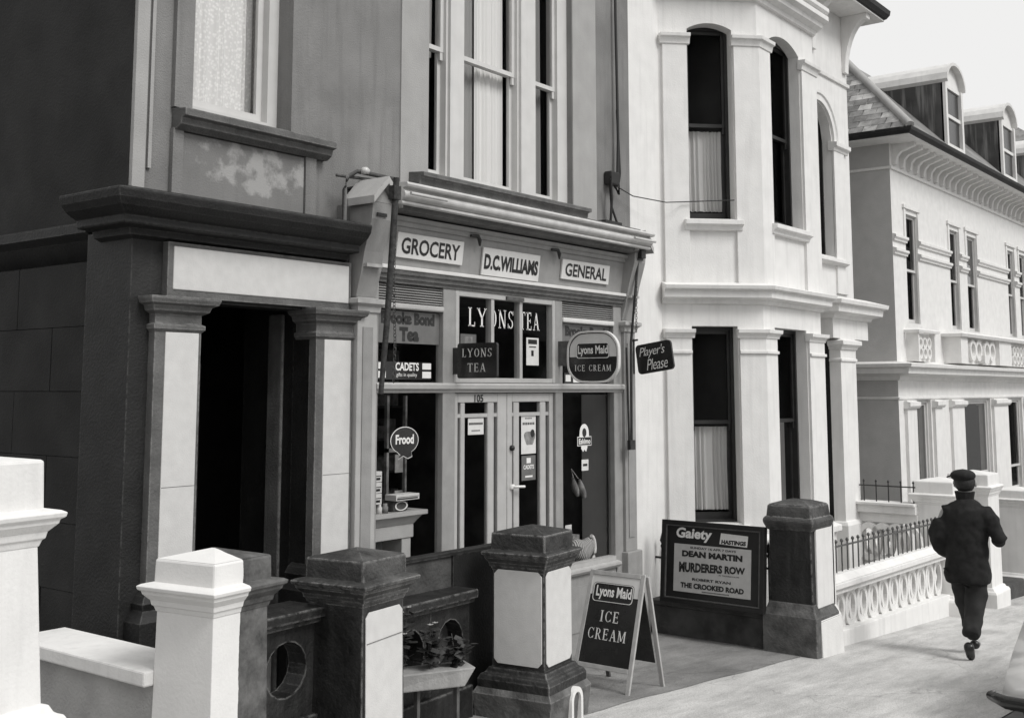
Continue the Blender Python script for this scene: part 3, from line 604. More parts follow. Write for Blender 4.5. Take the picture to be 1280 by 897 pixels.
# dim shop interior: side walls, ceiling, counter, shelves
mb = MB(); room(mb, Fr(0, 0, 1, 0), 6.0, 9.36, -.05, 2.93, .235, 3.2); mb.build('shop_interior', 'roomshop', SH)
mb = MB()
for z in (.9, 1.25, 1.6, 1.95, 2.3): mb.box(6.05, 9.3, 2.55, 2.9, z, z + .025)
mb.box(6.4, 7.0, .6, 2.2, 0, .95); mb.build('shop_shelf', 'goodsdark', SH)
mb = MB(); rnd = random.Random(9)
for z in (.925, 1.275, 1.625, 1.975, 2.325):
    x = 6.1
    while x < 9.2:
        w_ = rnd.uniform(.06, .16); h_ = rnd.uniform(.12, .28); mb.box(x, x + w_ - .01, 2.56, 2.7, z, z + h_); x += w_
for x in (8.46, 8.62, 8.95, 9.1): mb.box(x, x + .11, .02, .14, .54, .54 + rnd.uniform(.12, .3))
tag(mb.build('shelf_stock', 'interior', SH), kind='stuff')
mb = MB(); mb.box(9.27, 9.34, -.15, .13, .55, 2.1); mb.build('reflection_panel', 'render_pale', SH)  # pale panel added behind the right pane to imitate a grey reflection

# ------------------------------------------------ signs on the fascia
def fascia_sign(x0, x1, z0, z1, txt, lab, bold, tw, th, tilt=0, space=1.0):
    t = thing('fascia_sign', ((x0 + x1) / 2, -.30, z0), lab, 'sign', 'lettered boards on the shop fascia')
    up = Vector((0, -.04, .32)).normalized(); xd = Vector((math.cos(R(tilt)), 0, math.sin(R(tilt)))); xd = xd.normalized(); up = (up - xd * up.dot(xd)).normalized()
    zc = (z0 + z1) / 2; p = Pl(((x0 + x1) / 2, -.27 - .125 * (zc - 3.08) - .004, zc), xd, up); w, h = x1 - x0, z1 - z0
    mb = MB(); p.rect(mb, -w / 2, w / 2, -h / 2, h / 2, 0, .018); mb.build('board', 'board', t, bevel=.003)
    p.text(text_mesh(txt, w * tw, h * th, bold, 0, space), 'black', -w * tw / 2, -h * th / 2, .0205, t)
fascia_sign(6.18, 6.95, 3.145, 3.335, 'GROCERY', 'white board lettered GROCERY at the left end of the shop fascia', .022, .88, .66)
fascia_sign(7.20, 7.99, 3.09, 3.32, 'D.C.WILLIAMS', 'white board with the shopkeeper\'s name in the middle of the shop fascia', .045, .94, .56)
fascia_sign(8.33, 9.11, 3.145, 3.325, 'GENERAL', 'white board lettered GENERAL at the right end of the shop fascia', .022, .87, .66)
mb = MB()
for x, z in ((7.08, 3.39), (8.2, 3.385)):
    t = thing('awning_hook', (x, -.33, z), 'small dark iron hook hanging above the fascia ' + ('between the two left boards' if x < 8 else 'left of the GENERAL board'), 'hook')
    p = MB(); p.tube([(x - .07, -.34, z), (x, -.36, z), (x + .02, -.36, z - .03), (x + .035, -.35, z - .075)], [.012, .016, .018, .008], 7); p.build('hook', 'iron', t)

# projecting enamel signs
def bracket_bar(t, x, y0, y1, z, r=.012): p = MB(); p.tube([(x, y0, z), (x, y1, z)], r, 8); p.build('bracket', 'iron', t)
t = thing('enamel_sign', (6.885, -.30, 2.24), 'small dark square projecting sign reading LYONS TEA beside the shop door', 'sign')
P_ = Pl((6.885, -.52, 2.375), (0, -1, 0)); o_ = rounded(.40, .275, .02)
mb = MB(); P_.plate(mb, o_, -.012, .012); mb.build('board', 'enamel', t)
for zz, tx, ww in ((.028, 'LYONS', .30), (-.088, 'TEA', .185)): P_.text(serif_mesh(tx, ww, .068), 'letter', -ww / 2, zz, .0135, t)
mb = MB(); mb.box(6.875, 6.895, -.325, -.26, 2.27, 2.48); mb.build('bracket', 'iron', t)
t = thing('oval_sign', (8.335, -.30, 2.2), 'rounded ice cream sign with a pale rim projecting in front of the right shop window', 'sign')
P_ = Pl((8.335, -.64, 2.435), (0, -1, 0)); o_ = rounded(.50, .42, .13, 8, .09)
mb = MB(); P_.plate(mb, o_, -.014, .010); mb.build('board', 'board', t)
mb = MB(); P_.rim(mb, o_, (.935, .925), .010, .022); mb.build('rim', 'board', t, bevel=.002)
o2 = [(a * .935, b * .925) for a, b in o_]; lo = [(a, b) for a, b in o2 if b <= .02]; lo = sorted(lo, key=lambda q: math.atan2(q[1] + .08, q[0]))
mb = MB(); P_.plate(mb, lo, .010, .0125); mb.build('lower_field', 'enamel', t)
mb = MB(); P_.rim(mb, o2, (.97, .965), .0105, .0135); mb.build('dark_outline', 'enamel', t)
mb = MB(); P_.plate(mb, rounded(.345, .135, .025), .012, .0145); q0 = P_; 
mb.v = [(v[0], v[1] + .0, v[2] + .055) for v in mb.v]; mb.build('name_panel', 'enamel', t)
mb = MB(); q = Pl((8.335, -.64, 2.49), (0, -1, 0)); q.rim(mb, rounded(.345, .135, .025), (.96, .92), .0145, .0155); mb.build('name_outline', 'letter', t)
P_.text(text_mesh('Lyons Maid', .315, .095, .028), 'letter', -.155, .004, .0158, t)
P_.text(serif_mesh('ICE CREAM', .38, .056, .16), 'letter', -.19, -.125, .0135, t)
mb = MB(); mb.box(8.32, 8.35, -.385, -.26, 2.36, 2.58); mb.build('bracket', 'greyiron', t)
t = thing('tobacco_sign', (9.58, -.34, 2.3), 'dark tilted hanging sign with script reading Player\'s Please at the shop corner', 'sign')
tl = R(8); P_ = Pl((9.52, -.56, 2.46), (0, -math.cos(tl), math.sin(tl)), (0, math.sin(tl), math.cos(tl))); o_ = rounded(.40, .285, .04)
mb = MB(); P_.plate(mb, o_, -.01, .01); mb.build('board', 'enamel', t)
mb = MB(); P_.rim(mb, o_, (.985, .98), .0101, .0115); mb.build('rim', 'greyiron', t)
P_.text(text_mesh("Player's", .29, .115, -.005, .35, .9), 'letter', -.165, .0, .0118, t)
P_.text(text_mesh("Please", .24, .105, -.005, .35, .9), 'letter', -.10, -.115, .0118, t)
mb = MB(); mb.tube([(9.50, -.30, 2.62), (9.50, -.38, 2.63)], .01, 6); mb.tube([(9.50, -.335, 2.3), (9.50, -.335, 2.64)], .01, 6); mb.build('bracket', 'iron', t)

# ------------------------------------------------ stickers, notices and goods in the shop windows
def flat(name, x0, x1, z0, z1, y, m, lab, cat, texts=(), outline=None, group=None, th=.002):
    t = thing(name, ((x0 + x1) / 2, y, z0), lab, cat, group); mb = MB()
    p = Pl(((x0 + x1) / 2, y, (z0 + z1) / 2), (1, 0, 0)); w, h = x1 - x0, z1 - z0
    if outline: p.plate(mb, [(a * w / 2, b * h / 2) for a, b in outline], 0, th)
    else: p.rect(mb, -w / 2, w / 2, -h / 2, h / 2, 0, th)
    mb.build('backing', m, t)
    for i, (tx, a, b, ww, hh, tm, bo) in enumerate(texts):
        p.text(serif_mesh(tx[1:], ww, hh) if tx[0] == '~' else text_mesh(tx, ww, hh, bo), tm, a, b, th + .001 + i * .0003, t)
    return t, p
YG = -.2285
t, p = flat('window_film', 6.04, 6.755, 2.50, 2.745, YG, 'film', 'wide grey film lettered Brooke Bond Tea across the left upper shop pane', 'window film',
  [('Brooke Bond', -.30, .02, .60, .095, 'filmtext', .07), ('Tea', -.10, -.108, .22, .11, 'filmtext', .07)])
t, p = flat('window_film', 8.395, 9.235, 2.52, 2.75, YG, 'film', 'grey film lettered Brooke Bond across the right upper shop pane', 'window film', [('Brooke Bond', -.33, .0, .66, .095, 'filmtext', .07)])
CG = 'window stickers on the shop glass'
t, p = flat('window_sticker', 6.06, 6.66, 2.225, 2.36, YG, 'enamel', 'dark strip reading CADETS between four white squares in the left shop window', 'sticker',
  [('CADETS', -.10, .0, .26, .062, 'letter', .03), ('gifts in quality', -.09, -.052, .23, .036, 'letter', .0)], group=CG)
mb = MB()
for a, b, c, d_ in ((-.285, -.205, .012, .06), (-.285, -.205, -.055, -.005), (.20, .30, .012, .06), (.20, .30, -.055, -.005)): mb = MB(); p.rect(mb, a, b, c, d_, .002, .004); mb.build('white_square', 'letter', t)
bub = [(math.cos(R(a)), math.sin(R(a)) * .82 + .15) for a in range(-60, 245, 12)] + [(-.3, -.75), (-.45, -.98), (-.1, -.80), (.25, -.97), (.55, -.85)]
t, p = flat('window_sticker', 6.215, 6.525, 1.625, 1.875, YG, 'letter', 'black speech bubble sticker reading Frood in the left shop window', 'sticker', outline=bub, group=CG)
mb = MB(); p.plate(mb, [(a * .155 * .955, b * .125 * .955 + .0) for a, b in bub], .002, .0032); mb.build('bubble', 'enamel', t)
p.text(text_mesh('Frood', .20, .072, .035), 'letter', -.10, -.01, .004, t)
t, p = flat('window_notice', 7.12, 7.32, 1.785, 1.92, -.2245, 'paper', 'small white printed notice stuck on the left shop door', 'notice')
mb = MB()
for k in range(12): p.rect(mb, -.09 + k * .015, -.079 + k * .015, .012, .03, .002, .003)
for k in range(8): p.rect(mb, -.055 + k * .014, -.046 + k * .014, -.04, -.03, .002, .003)
mb.build('print', 'black', t)
t, p = flat('window_poster', 7.83, 8.04, 1.60, 1.925, -.2245, 'paper', 'tall pale illustrated poster on the right shop door', 'poster')
mb = MB()
for k in range(7): p.rect(mb, -.085 + k * .025, -.068 + k * .025, .085, .105, .002, .003)
for k in range(5): p.rect(mb, -.05 + k * .02, -.036 + k * .02, .135, .145, .002, .003)
mb.build('print', 'black', t)
mb = MB(); p.plate(mb, [(.015 + .075 * math.cos(R(a)) * (1 + .2 * math.sin(R(3 * a))), -.03 + .075 * math.sin(R(a)) * (1 + .25 * math.cos(R(2 * a)))) for a in range(0, 360, 20)], .002, .003); mb.build('picture', 'interior', t)
mb = MB(); p.plate(mb, [(.055 + .03 * math.cos(R(a)), .01 + .035 * math.sin(R(a))) for a in range(0, 360, 30)], .003, .004); mb.build('picture_accent', 'black', t)
t, p = flat('window_sticker', 7.835, 8.035, 1.375, 1.585, -.2245, 'film', 'grey square sticker reading CADETS low on the right shop door', 'sticker', [('CADETS', -.075, -.01, .15, .036, 'letter', .03)], group=CG)
mb = MB(); p.rect(mb, -.03, .03, .04, .085, .002, .003); p.rect(mb, -.05, .055, -.08, -.065, .002, .003); mb.build('emblem', 'letter', t)
t, p = flat('window_sticker', 7.90, 8.08, 2.36, 2.60, YG, 'paper', 'tall pale label with a dark heading in the light above the right shop door', 'sticker', group=CG)
mb = MB(); p.rect(mb, -.065, .065, .065, .105, .002, .003); p.rect(mb, -.05, .05, .035, .045, .002, .003); p.rect(mb, -.02, .015, -.04, .01, .002, .003); mb.build('print', 'black', t)
t, p = flat('window_sticker', 7.02, 7.22, 2.50, 2.60, YG + .004, 'film', 'dim square label in the light above the left shop door', 'sticker', group=CG)
mb = MB(); p.rect(mb, -.05, .05, -.03, .03, .002, .003); mb.build('print', 'interior', t)
t, p = flat('window_sticker', 8.47, 9.05, 2.205, 2.30, YG, 'enamel', 'dark strip with a white label under the rounded ice cream sign', 'sticker', group=CG)
mb = MB(); p.rect(mb, -.15, .22, -.038, .03, .002, .003); p.rect(mb, -.27, -.19, -.03, .03, .002, .003); p.rect(mb, .24, .28, -.03, .03, .002, .003); mb.build('white_label', 'letter', t)
mb = MB(); 
for k in range(9): p.rect(mb, -.08 + k * .022, -.066 + k * .022, -.012, .006, .003, .004)
mb.build('print', 'black', t)
t = thing('window_sticker', (8.78, YG, 1.56), 'white arched sticker reading Eskimo in the right shop window', 'sticker', CG)
p = Pl((8.785, YG, 1.70), (1, 0, 0)); mb = MB()
p.plate(mb, [(.075 * math.cos(R(a)), .05 + .085 * math.sin(R(a))) for a in range(0, 181, 15)] + [(-.085, -.03), (.085, -.03)], 0, .002); p.plate(mb, [(-.05, -.09), (-.02, -.12), (0, -.10), (.03, -.12), (.05, -.08), (.05, -.05), (-.05, -.05)], 0, .002); mb.build('backing', 'letter', t)
mb = MB(); p.rect(mb, -.115, .115, -.065, .02, .002, .0035); mb.build('name_panel', 'letter', t)
mb = MB(); p.rect(mb, -.108, .108, -.058, .013, .0035, .0045); p.plate(mb, [(.034 * math.cos(R(a)), .055 + .042 * math.sin(R(a))) for a in range(0, 360, 30)], .002, .004); mb.build('dark_field', 'enamel', t)
p.text(text_mesh('Eskimo', .19, .05, .03), 'letter', -.095, -.048, .0055, t)
t, p = flat('window_sticker', 8.74, 8.85, 1.41, 1.51, YG, 'paper', 'tiny white label below the Eskimo sticker', 'sticker', group=CG)
mb = MB(); p.rect(mb, -.035, .035, -.01, .012, .002, .003); mb.build('print', 'black', t)
# white mantel-like display shelf in the left window
t = thing('display_shelf', (6.3, .0, .6), 'white chimneypiece shaped display shelf low in the left shop window', 'shelf')
mb = MB(); mb.box(6.04, 6.72, -.16, .18, 1.19, 1.225); mb.sweep([(6.04, .16), (6.04, -.10), (6.62, -.10), (6.62, .16)], [(-.02, 1.12), (.0, 1.12), (.02, 1.15), (.05, 1.19), (-.02, 1.19)]); mb.box(6.04, 6.62, -.10, .15, 1.02, 1.12)
mb.box(6.50, 6.60, -.09, .12, .56, 1.02); mb.box(6.04, 6.10, -.09, .12, .56, 1.02); mb.build('mantel', 'shop_pale', t, bevel=.004)
def packet(name, x, y, z, w, d, h, lab, cat, m='paper', band='black', rz=0):
    t = thing(name, (x, y, z), lab, cat, 'goods shown in the left shop window'); t.rotation_euler[2] = rz
    mb = MB(); mb.box(-w / 2, w / 2, -d / 2, d / 2, 0, h); mb.build('carton', m, t, local=True, bevel=.003)
    mb = MB(); mb.box(-w / 2 + .01, w / 2 - .02, -d / 2 - .002, -d / 2, h * .2, h * .42); mb.box(-w / 2 + .015, w / 2 - .01, -d / 2 - .002, -d / 2, h * .55, h * .62); mb.build('print', band, t, local=True)
for k in range(3): packet('packet', 6.15, -.09, 1.30 + k * .082, .15, .10, .078, 'printed packet, %s of the stack at the left of the window shelf' % ('lowest', 'middle one', 'topmost')[k], 'packet')
packet('packet', 6.50, -.09, 1.31, .26, .12, .045, 'long pale box lying on top of the dark tin on the shelf', 'packet')
t = thing('tin', (6.46, -.09, 1.225), 'round dark tin with a pale ring label on the window shelf', 'tin', 'goods shown in the left shop window')
mb = MB(); mb.box(6.38, 6.55, -.11, .0, 1.226, 1.31); mb.build('body', 'goodsdark', t, bevel=.02)
mb = MB(); q = Pl((6.465, -.113, 1.268), (1, 0, 0)); q.rim(mb, [(.07 * math.cos(R(a)), .036 * math.sin(R(a))) for a in range(0, 360, 20)], (.8, .8), 0, .003); mb.build('ring_label', 'letter', t)
for k, x in enumerate((6.10, 6.17, 6.235, 6.30)):
    t = thing('jar', (x, -.10, 1.225), '%s small glass jar along the front of the window shelf' % ('leftmost', 'second', 'third', 'rightmost')[k], 'jar', 'goods shown in the left shop window')
    mb = MB(); mb.lathe((x, -.10, 1.225), [(0, 0), (.024, 0), (.026, .045), (.018, .056), (.018, .072), (0, .072)], 10); mb.build('glass', 'interior' if k % 2 else 'paper', t)
mb = MB()
t = thing('display_rack', (6.66, .1, .6), 'dark upright rack with three pale price cards beside the shop door post', 'rack')
mb.box(6.52, 6.545, .10, .13, .56, 2.10); mb.box(6.73, 6.75, .10, .13, .56, 2.1); mb.box(6.52, 6.75, .10, .13, 1.66, 1.69); mb.build('frame', 'interior', t)
for z in (1.70, 1.42, 1.14): p = MB(); p.box(6.60, 6.69, .085, .092, z - .22 + .02, z - .06); p.build('price_card', 'interior', t)
# shoes hung by a string and a bag, right window
t = thing('plimsoll_pair', (8.85, -.1, 1.2), 'pale plimsolls hanging by their lace in the right shop window', 'shoes')
for s in (0, 1):
    mb = MB(); c = Vector((8.83 + s * .07, -.10 - s * .03, 1.24 - s * .02)); mb.tube([c + Vector((-.05, 0, .10)), c + Vector((-.03, 0, .04)), c + Vector((.0, 0, -.02)), c + Vector((.03, 0, -.07))], [.012, .03, .034, .018], 10); mb.build('shoe', 'interior', t)
mb = MB(); mb.tube([(8.79, -.1, 1.34), (8.76, -.1, 1.42), (8.84, -.12, 1.33)], .004, 5); mb.build('lace', 'letter', t)
t = thing('straw_bag', (8.9, -.08, .56), 'striped straw shopping bag lying in the bottom of the right shop window', 'bag')
mb = MB(); vs = []
for j in range(9):
    for i in range(16):
        a = 2 * math.pi * i / 16; s = math.sin(math.pi * (j + .6) / 9.4) ** .5
        vs.append((8.74 + j * .045, -.09 + .07 * s * math.cos(a), .67 + .025 * math.sin(j) + (.10 + .003 * j) * s * math.sin(a)))
mb.add(vs, [(j * 16 + i, j * 16 + (i + 1) % 16, (j + 1) * 16 + (i + 1) % 16, (j + 1) * 16 + i) for j in range(8) for i in range(16)], True)
sm = mat('woven_straw', .3, .2, 10, .85, .4); n = sm.node_tree; g_ = n.nodes.new('ShaderNodeNewGeometry'); wv = n.nodes.new('ShaderNodeTexWave'); wv.inputs['Scale'].default_value = 14; wv.inputs['Distortion'].default_value = 3; n.links.new(g_.outputs['Position'], wv.inputs['Vector'])
rr = n.nodes.new('ShaderNodeValToRGB'); rr.color_ramp.elements[0].color = grey(.05); rr.color_ramp.elements[1].color = grey(.5); n.links.new(wv.outputs[0], rr.inputs[0]); n.links.new(rr.outputs[0], n.nodes['Principled BSDF'].inputs['Base Color'])
mb.build('body', sm, t)
mb = MB(); mb.tube([(9.04 + .09 * math.cos(R(a)) * .8, -.12, .67 + .12 * math.sin(R(a))) for a in range(-100, 100, 20)], .018, 8); mb.build('handle', 'paper', t)
t, p = flat('price_card', 8.57, 8.67, .80, .93, -.16, 'paper', 'white price card standing in the right shop window beside the dark pier cap', 'card'); mb = MB(); p.rect(mb, -.02, .03, -.01, .02, .002, .003); mb.build('print', 'black', t)

# ------------------------------------------------ awning irons, chains, cables
def chain(name, pts, parent, r=.011):
    mb = MB(); P = [Vector(p) for p in pts]; k = 0
    for a, b in zip(P[:-1], P[1:]):
        n_ = max(1, int((b - a).length / .024))
        for i in range(n_):
            c = a.lerp(b, (i + .5) / n_); d_ = (b - a).normalized(); s_ = d_.cross(Vector((0, 1, 0)) if k % 2 else Vector((1, .3, 0))).normalized(); k += 1
            mb.tube([c + d_ * .016 * math.cos(t) + s_ * r * math.sin(t) for t in [math.pi * 2 * q / 6 for q in range(7)]], .0035, 4)
    return mb.build(name, 'greyiron', parent)
t = thing('awning_pole', (5.93, -.60, 2.1), 'dark rusty awning pole hanging down in front of the left shop window', 'awning pole')
mb = MB(); mb.tube([(5.84, -.62, 3.66), (5.83, -.60, 3.2), (5.80, -.58, 2.6), (5.77, -.56, 2.12)], [.022, .024, .022, .018], 8); mb.box(5.80, 5.87, -.64, -.58, 3.50, 3.60); mb.build('pole', 'rust', t)
chain('chain', [(5.96, -.5, 3.40), (5.95, -.5, 2.9), (5.97, -.5, 2.5), (5.96, -.5, 2.2)], t)
t = thing('folded_awning', (9.6, -.4, 1.58), 'folded black awning arm hanging at the right end of the shopfront', 'awning')
mb = MB(); mb.tube([(9.45, -.40, 3.52), (9.46, -.42, 3.40), (9.41, -.36, 2.6), (9.40, -.36, 1.64)], .013, 7); mb.tube([(9.31, -.37, 2.55), (9.345, -.37, 1.60)], .011, 7); mb.box(9.33, 9.42, -.39, -.355, 1.58, 1.67); mb.box(9.43, 9.51, -.48, -.36, 3.42, 3.52); mb.build('arm', 'iron', t)
chain('chain', [(9.42, -.42, 3.2), (9.41, -.42, 2.7)], t)
t = thing('junction_box', (9.56, -.03, 3.8), 'black electrical junction box with cables on the wall right of the triple window', 'junction box')
mb = MB(); mb.box(9.50, 9.66, -.10, -.003, 4.20, 4.34); mb.build('box', 'cable', t, bevel=.015)
mb = MB(); mb.tube([(9.68, -.05, 8.2), (9.68, -.05, 6), (9.69, -.06, 4.7), (9.67, -.06, 4.3)], .016, 6); mb.tube([(9.69, -.05, 5), (9.70, -.07, 4.35), (9.66, -.08, 4.12), (9.62, -.06, 4.2)], .014, 6)
mb.tube([(9.52, -.08, 4.3), (9.45, -.12, 4.22), (9.50, -.10, 4.05), (9.50, -.08, 3.80)], .015, 6); mb.tube([(9.53, -.06, 4.2), (9.52, -.08, 3.98), (9.60, -.10, 3.80)], .013, 6); mb.box(9.32, 9.62, -.14, -.04, 3.79, 3.815); mb.build('cable', 'cable', t)
mb = MB(); mb.tube([(9.55, -.06, 4.22), (9.9, -.1, 4.13), (10.4, -.2, 4.12), (10.75, -.22, 4.17), (11.15, -.62, 4.20)], .006, 5); mb.build('thin_wire', 'cable', t)
t = thing('wall_cable', (5.63, -.1, 3.3), 'dark pipe bent round the gabled bracket at the left of the shopfront', 'pipe')
mb = MB(); mb.tube([(5.72, -.22, 3.30), (5.715, -.22, 3.60), (5.76, -.20, 3.70), (5.86, -.20, 3.76), (6.1, -.35, 3.72)], .017, 7); mb.build('pipe', 'lead', t)
mb = MB(); mb.lathe((5.90, -.24, 3.74), [(0, 0), (.03, .0), (.04, .03), (.02, .05), (0, .05)], 8); mb.build('joint', 'gutter', t)

# ================================================================= WHITE BAY HOUSE
WH = thing('bay_house', (13, 0, -.3), 'white painted house with a two storey bay window next to the shop', 'house')
F0 = Fr(10.0, 0, 1, 0); B0, B1 = (10.62, 0), (11.42, -.80); B2, B3 = (12.98, -.80), (13.78, 0)
FC = Fr(*B0, B1[0] - B0[0], B1[1] - B0[1]); FB = Fr(*B1, 1, 0); FD = Fr(*B2, 1, 1); LC = math.hypot(.8, .8)
mb = MB()
wall(mb, F0, .62, -.6, 8.0, [], .2)
wall(mb, Fr(13.78, 0, 1, 0), 16.15 - 13.78, 3.3, 8.0, [(14.50 - 13.78, 15.50 - 13.78, 4.02, 6.18, .5)], .14)
wall(mb, Fr(15.6, 0, 1, 0), .55, -.6, 3.3, [], .2)
mb.box(16.05, 16.15, .14, 7, -.6, 8.0); mb.box(10.0, 10.1, .2, 7, -.6, 8.0); mb.box(10.0, 16.15, 7, 7.1, -.6, 8); mb.box(10, 16.15, .3, 7, 7.95, 8.0)
mb.build('wall', 'white', WH)
mb = MB()
wc = (.33, .84); wb = (.28, 1.13)
wall(mb, FC, LC, -.6, 6.7, [(wc[0], wc[1], .74, 2.83, 0), (wc[0], wc[1], 4.0, 6.20, .07)], .16)
wall(mb, FB, 1.56, -.6, 6.7, [(wb[0], wb[1], .74, 2.83, 0), (wb[0], wb[1], 4.0, 6.22, .12)], .13)
wall(mb, FD, LC, -.6, 6.7, [(.3, .8, .74, 2.83, 0), (.3, .8, 4.0, 6.20, .07)], .16)
mb.build('bay_wall', 'white', WH)
def on(fr, u): return fr.xy(u)
def bsweep(path, prof, name, m='white', parent=WH, bevel=.004): b = MB(); b.sweep(path, prof); return b.build(name, m, parent, bevel=bevel)
def pilrun(paths, z0, z1, cap, base, pr=.035):
    for i, pa in enumerate(paths):
        pl = bsweep(pa, [(-.01, z0), (pr, z0), (pr, z1), (-.01, z1)], 'pilaster')
        e = .03; a = Vector(pa[0]); b = Vector(pa[1]); c = Vector(pa[-1]); d = Vector(pa[-2])
        pb = [tuple(a - (b - a).normalized() * e)] + list(pa[1:-1]) + [tuple(c + (c - d).normalized() * e)]
        bsweep(pb, [(-.01, z1 - cap), (pr + .012, z1 - cap), (pr + .016, z1 - cap + .02), (pr + .03, z1 - .055), (pr + .055, z1 - .045), (pr + .06, z1 - .005), (-.01, z1)], 'capital', 'white', pl)
        if base == 'g': bsweep(pa, [(pr - .001, z1 - .27), (pr + .022, z1 - .265), (pr + .022, z1 - .235), (pr - .001, z1 - .23)], 'neck_ring', 'white', pl)
runs = [[on(FC, .04), on(FC, wc[0] - .01)], [on(FC, wc[1] + .01), B1, on(FB, wb[0] - .01)], [on(FB, wb[1] + .01), B2, on(FD, .29)], [on(FD, .81), on(FD, 1.10)]]
pilrun(runs, .62, 2.80, .10, 'g'); pilrun(runs, 3.29, 6.06, .12, '')
full = [(10.58, -.0), B0, B1, B2, B3]; full = [B0, B1, B2, B3]
bsweep(full, [(-.02, 3.06), (.04, 3.07), (.05, 3.11), (.13, 3.13), (.135, 3.20), (.18, 3.22), (.19, 3.26), (.02, 3.30), (-.02, 3.3)], 'string_course')
bsweep(full, [(-.02, -.6), (.10, -.6), (.10, .50), (.16, .52), (.16, .585), (.04, .63), (-.02, .63)], 'plinth')
for fr, (a, b) in ((FC, wc), (FB, wb), (FD, (.3, .8))):
    for z in (3.92, .66): bsweep([on(fr, a - .07), on(fr, b + .07)], [(-.1, z + .08), (.10, z + .06), (.10, z + .01), (.06, z - .01), (.05, z - .05), (-.02, z - .06), (-.02, z)], 'window_sill')
bsweep(full, [(-.02, 6.46), (.04, 6.47), (.05, 6.52), (.12, 6.55), (.13, 6.60), (.19, 6.63), (.19, 6.69), (-.02, 6.71)], 'bay_cornice')
mb = MB()
apex = [(11.9, .0, 7.35), (12.5, .0, 7.35)]
base = [(B0[0] - .2, .05, 6.79), (B1[0] - .1, B1[1] - .20, 6.79), (B2[0] + .1, B2[1] - .20, 6.79), (B3[0] + .2, .05, 6.79)]
mb.add(base + apex, [(0, 1, 4), (1, 2, 5, 4), (2, 3, 5)]); mb.build('bay_roof', 'slate', WH)
bsweep([(B0[0] - .1, .0), (B1[0] - .04, B1[1] - .1), (B2[0] + .04, B2[1] - .1), (B3[0] + .1, 0)], [(-.2, 6.712), (.08, 6.712), (.10, 6.74), (.10, 6.79), (.05, 6.81), (-.2, 6.81)], 'bay_gutter')
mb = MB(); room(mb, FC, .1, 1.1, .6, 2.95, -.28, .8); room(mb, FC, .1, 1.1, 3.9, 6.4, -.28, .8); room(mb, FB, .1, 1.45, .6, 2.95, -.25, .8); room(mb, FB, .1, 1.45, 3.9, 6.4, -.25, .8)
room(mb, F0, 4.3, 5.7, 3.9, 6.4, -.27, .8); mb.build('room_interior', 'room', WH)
for z0, z1, zm_ in ((.74, 2.83, 1.80), (4.0, 6.2, 5.08)):
    w = window(WH, FC, wc[0], wc[1], z0, z1, -.16, zm_, fm='winblack', fw=.035, stile=.03); w.name = 'window'
    curtain('curtain', FC, wc[0] + .03, wc[1] - .06, -.275, z0 + .12, zm_ - .05, 'net', w, 8, .024, .02)
    w = window(WH, FB, wb[0], wb[1], z0, z1, -.13, zm_, fm='winblack', fw=.035, stile=.035)
    curtain('curtain', FB, wb[0] + .02, wb[1] - .38, -.24, z0 + .1, z1 - .1, 'netdim', w, 7, .02)
    w = window(WH, FD, .3, .8, z0, z1, -.16, zm_, fm='winblack', fw=.035, stile=.03)
w = window(WH, F0, 4.50, 5.50, 4.02, 6.18, -.14, 5.2, fm='winblack', fw=.03, stile=.03)
curtain('curtain', F0, 5.25, 5.45, -.26, 5.0, 6.0, 'netdim', w, 4, .02)
# arched hood and imposts
mb = MB(); N = 20
def arc(r, y): return [(15.0 + r * math.cos(math.pi * i / N), y, 5.68 + r * math.sin(math.pi * i / N)) for i in range(N + 1)]
A, B_, C_, D_ = arc(.52, -.002), arc(.52, -.035), arc(.62, -.035), arc(.64, -.002)
vs = A + B_ + C_ + D_; n1 = N + 1
mb.add(vs, [(k * n1 + i, k * n1 + i + 1, (k + 1) * n1 + i + 1, (k + 1) * n1 + i) for k in range(3) for i in range(N)])
A, B_, C_ = arc(.60, -.034), arc(.62, -.055), arc(.66, -.055); D_ = arc(.66, -.002); vs = A + B_ + C_ + D_
mb.add(vs, [(k * n1 + i, k * n1 + i + 1, (k + 1) * n1 + i + 1, (k + 1) * n1 + i) for k in range(3) for i in range(N)]); mb.build('arch_hood', 'white', WH)
for a, b in ((15.50, 15.98), (14.02, 14.50)):
    pl = bsweep([(a, 0), (b - .1, 0)], [(-.01, 3.5), (.03, 3.5), (.03, 5.60), (-.01, 5.60)], 'pilaster')
    bsweep([(a - .03, 0), (b + .03, 0)], [(-.05, 5.56), (.04, 5.56), (.05, 5.60), (.09, 5.62), (.09, 5.68), (-.05, 5.70)], 'capital', parent=pl)
bsweep([(14.3, 0), (15.8, 0)], [(-.2, 4.0), (.10, 3.98), (.10, 3.93), (.05, 3.90), (-.02, 3.88)], 'window_sill')
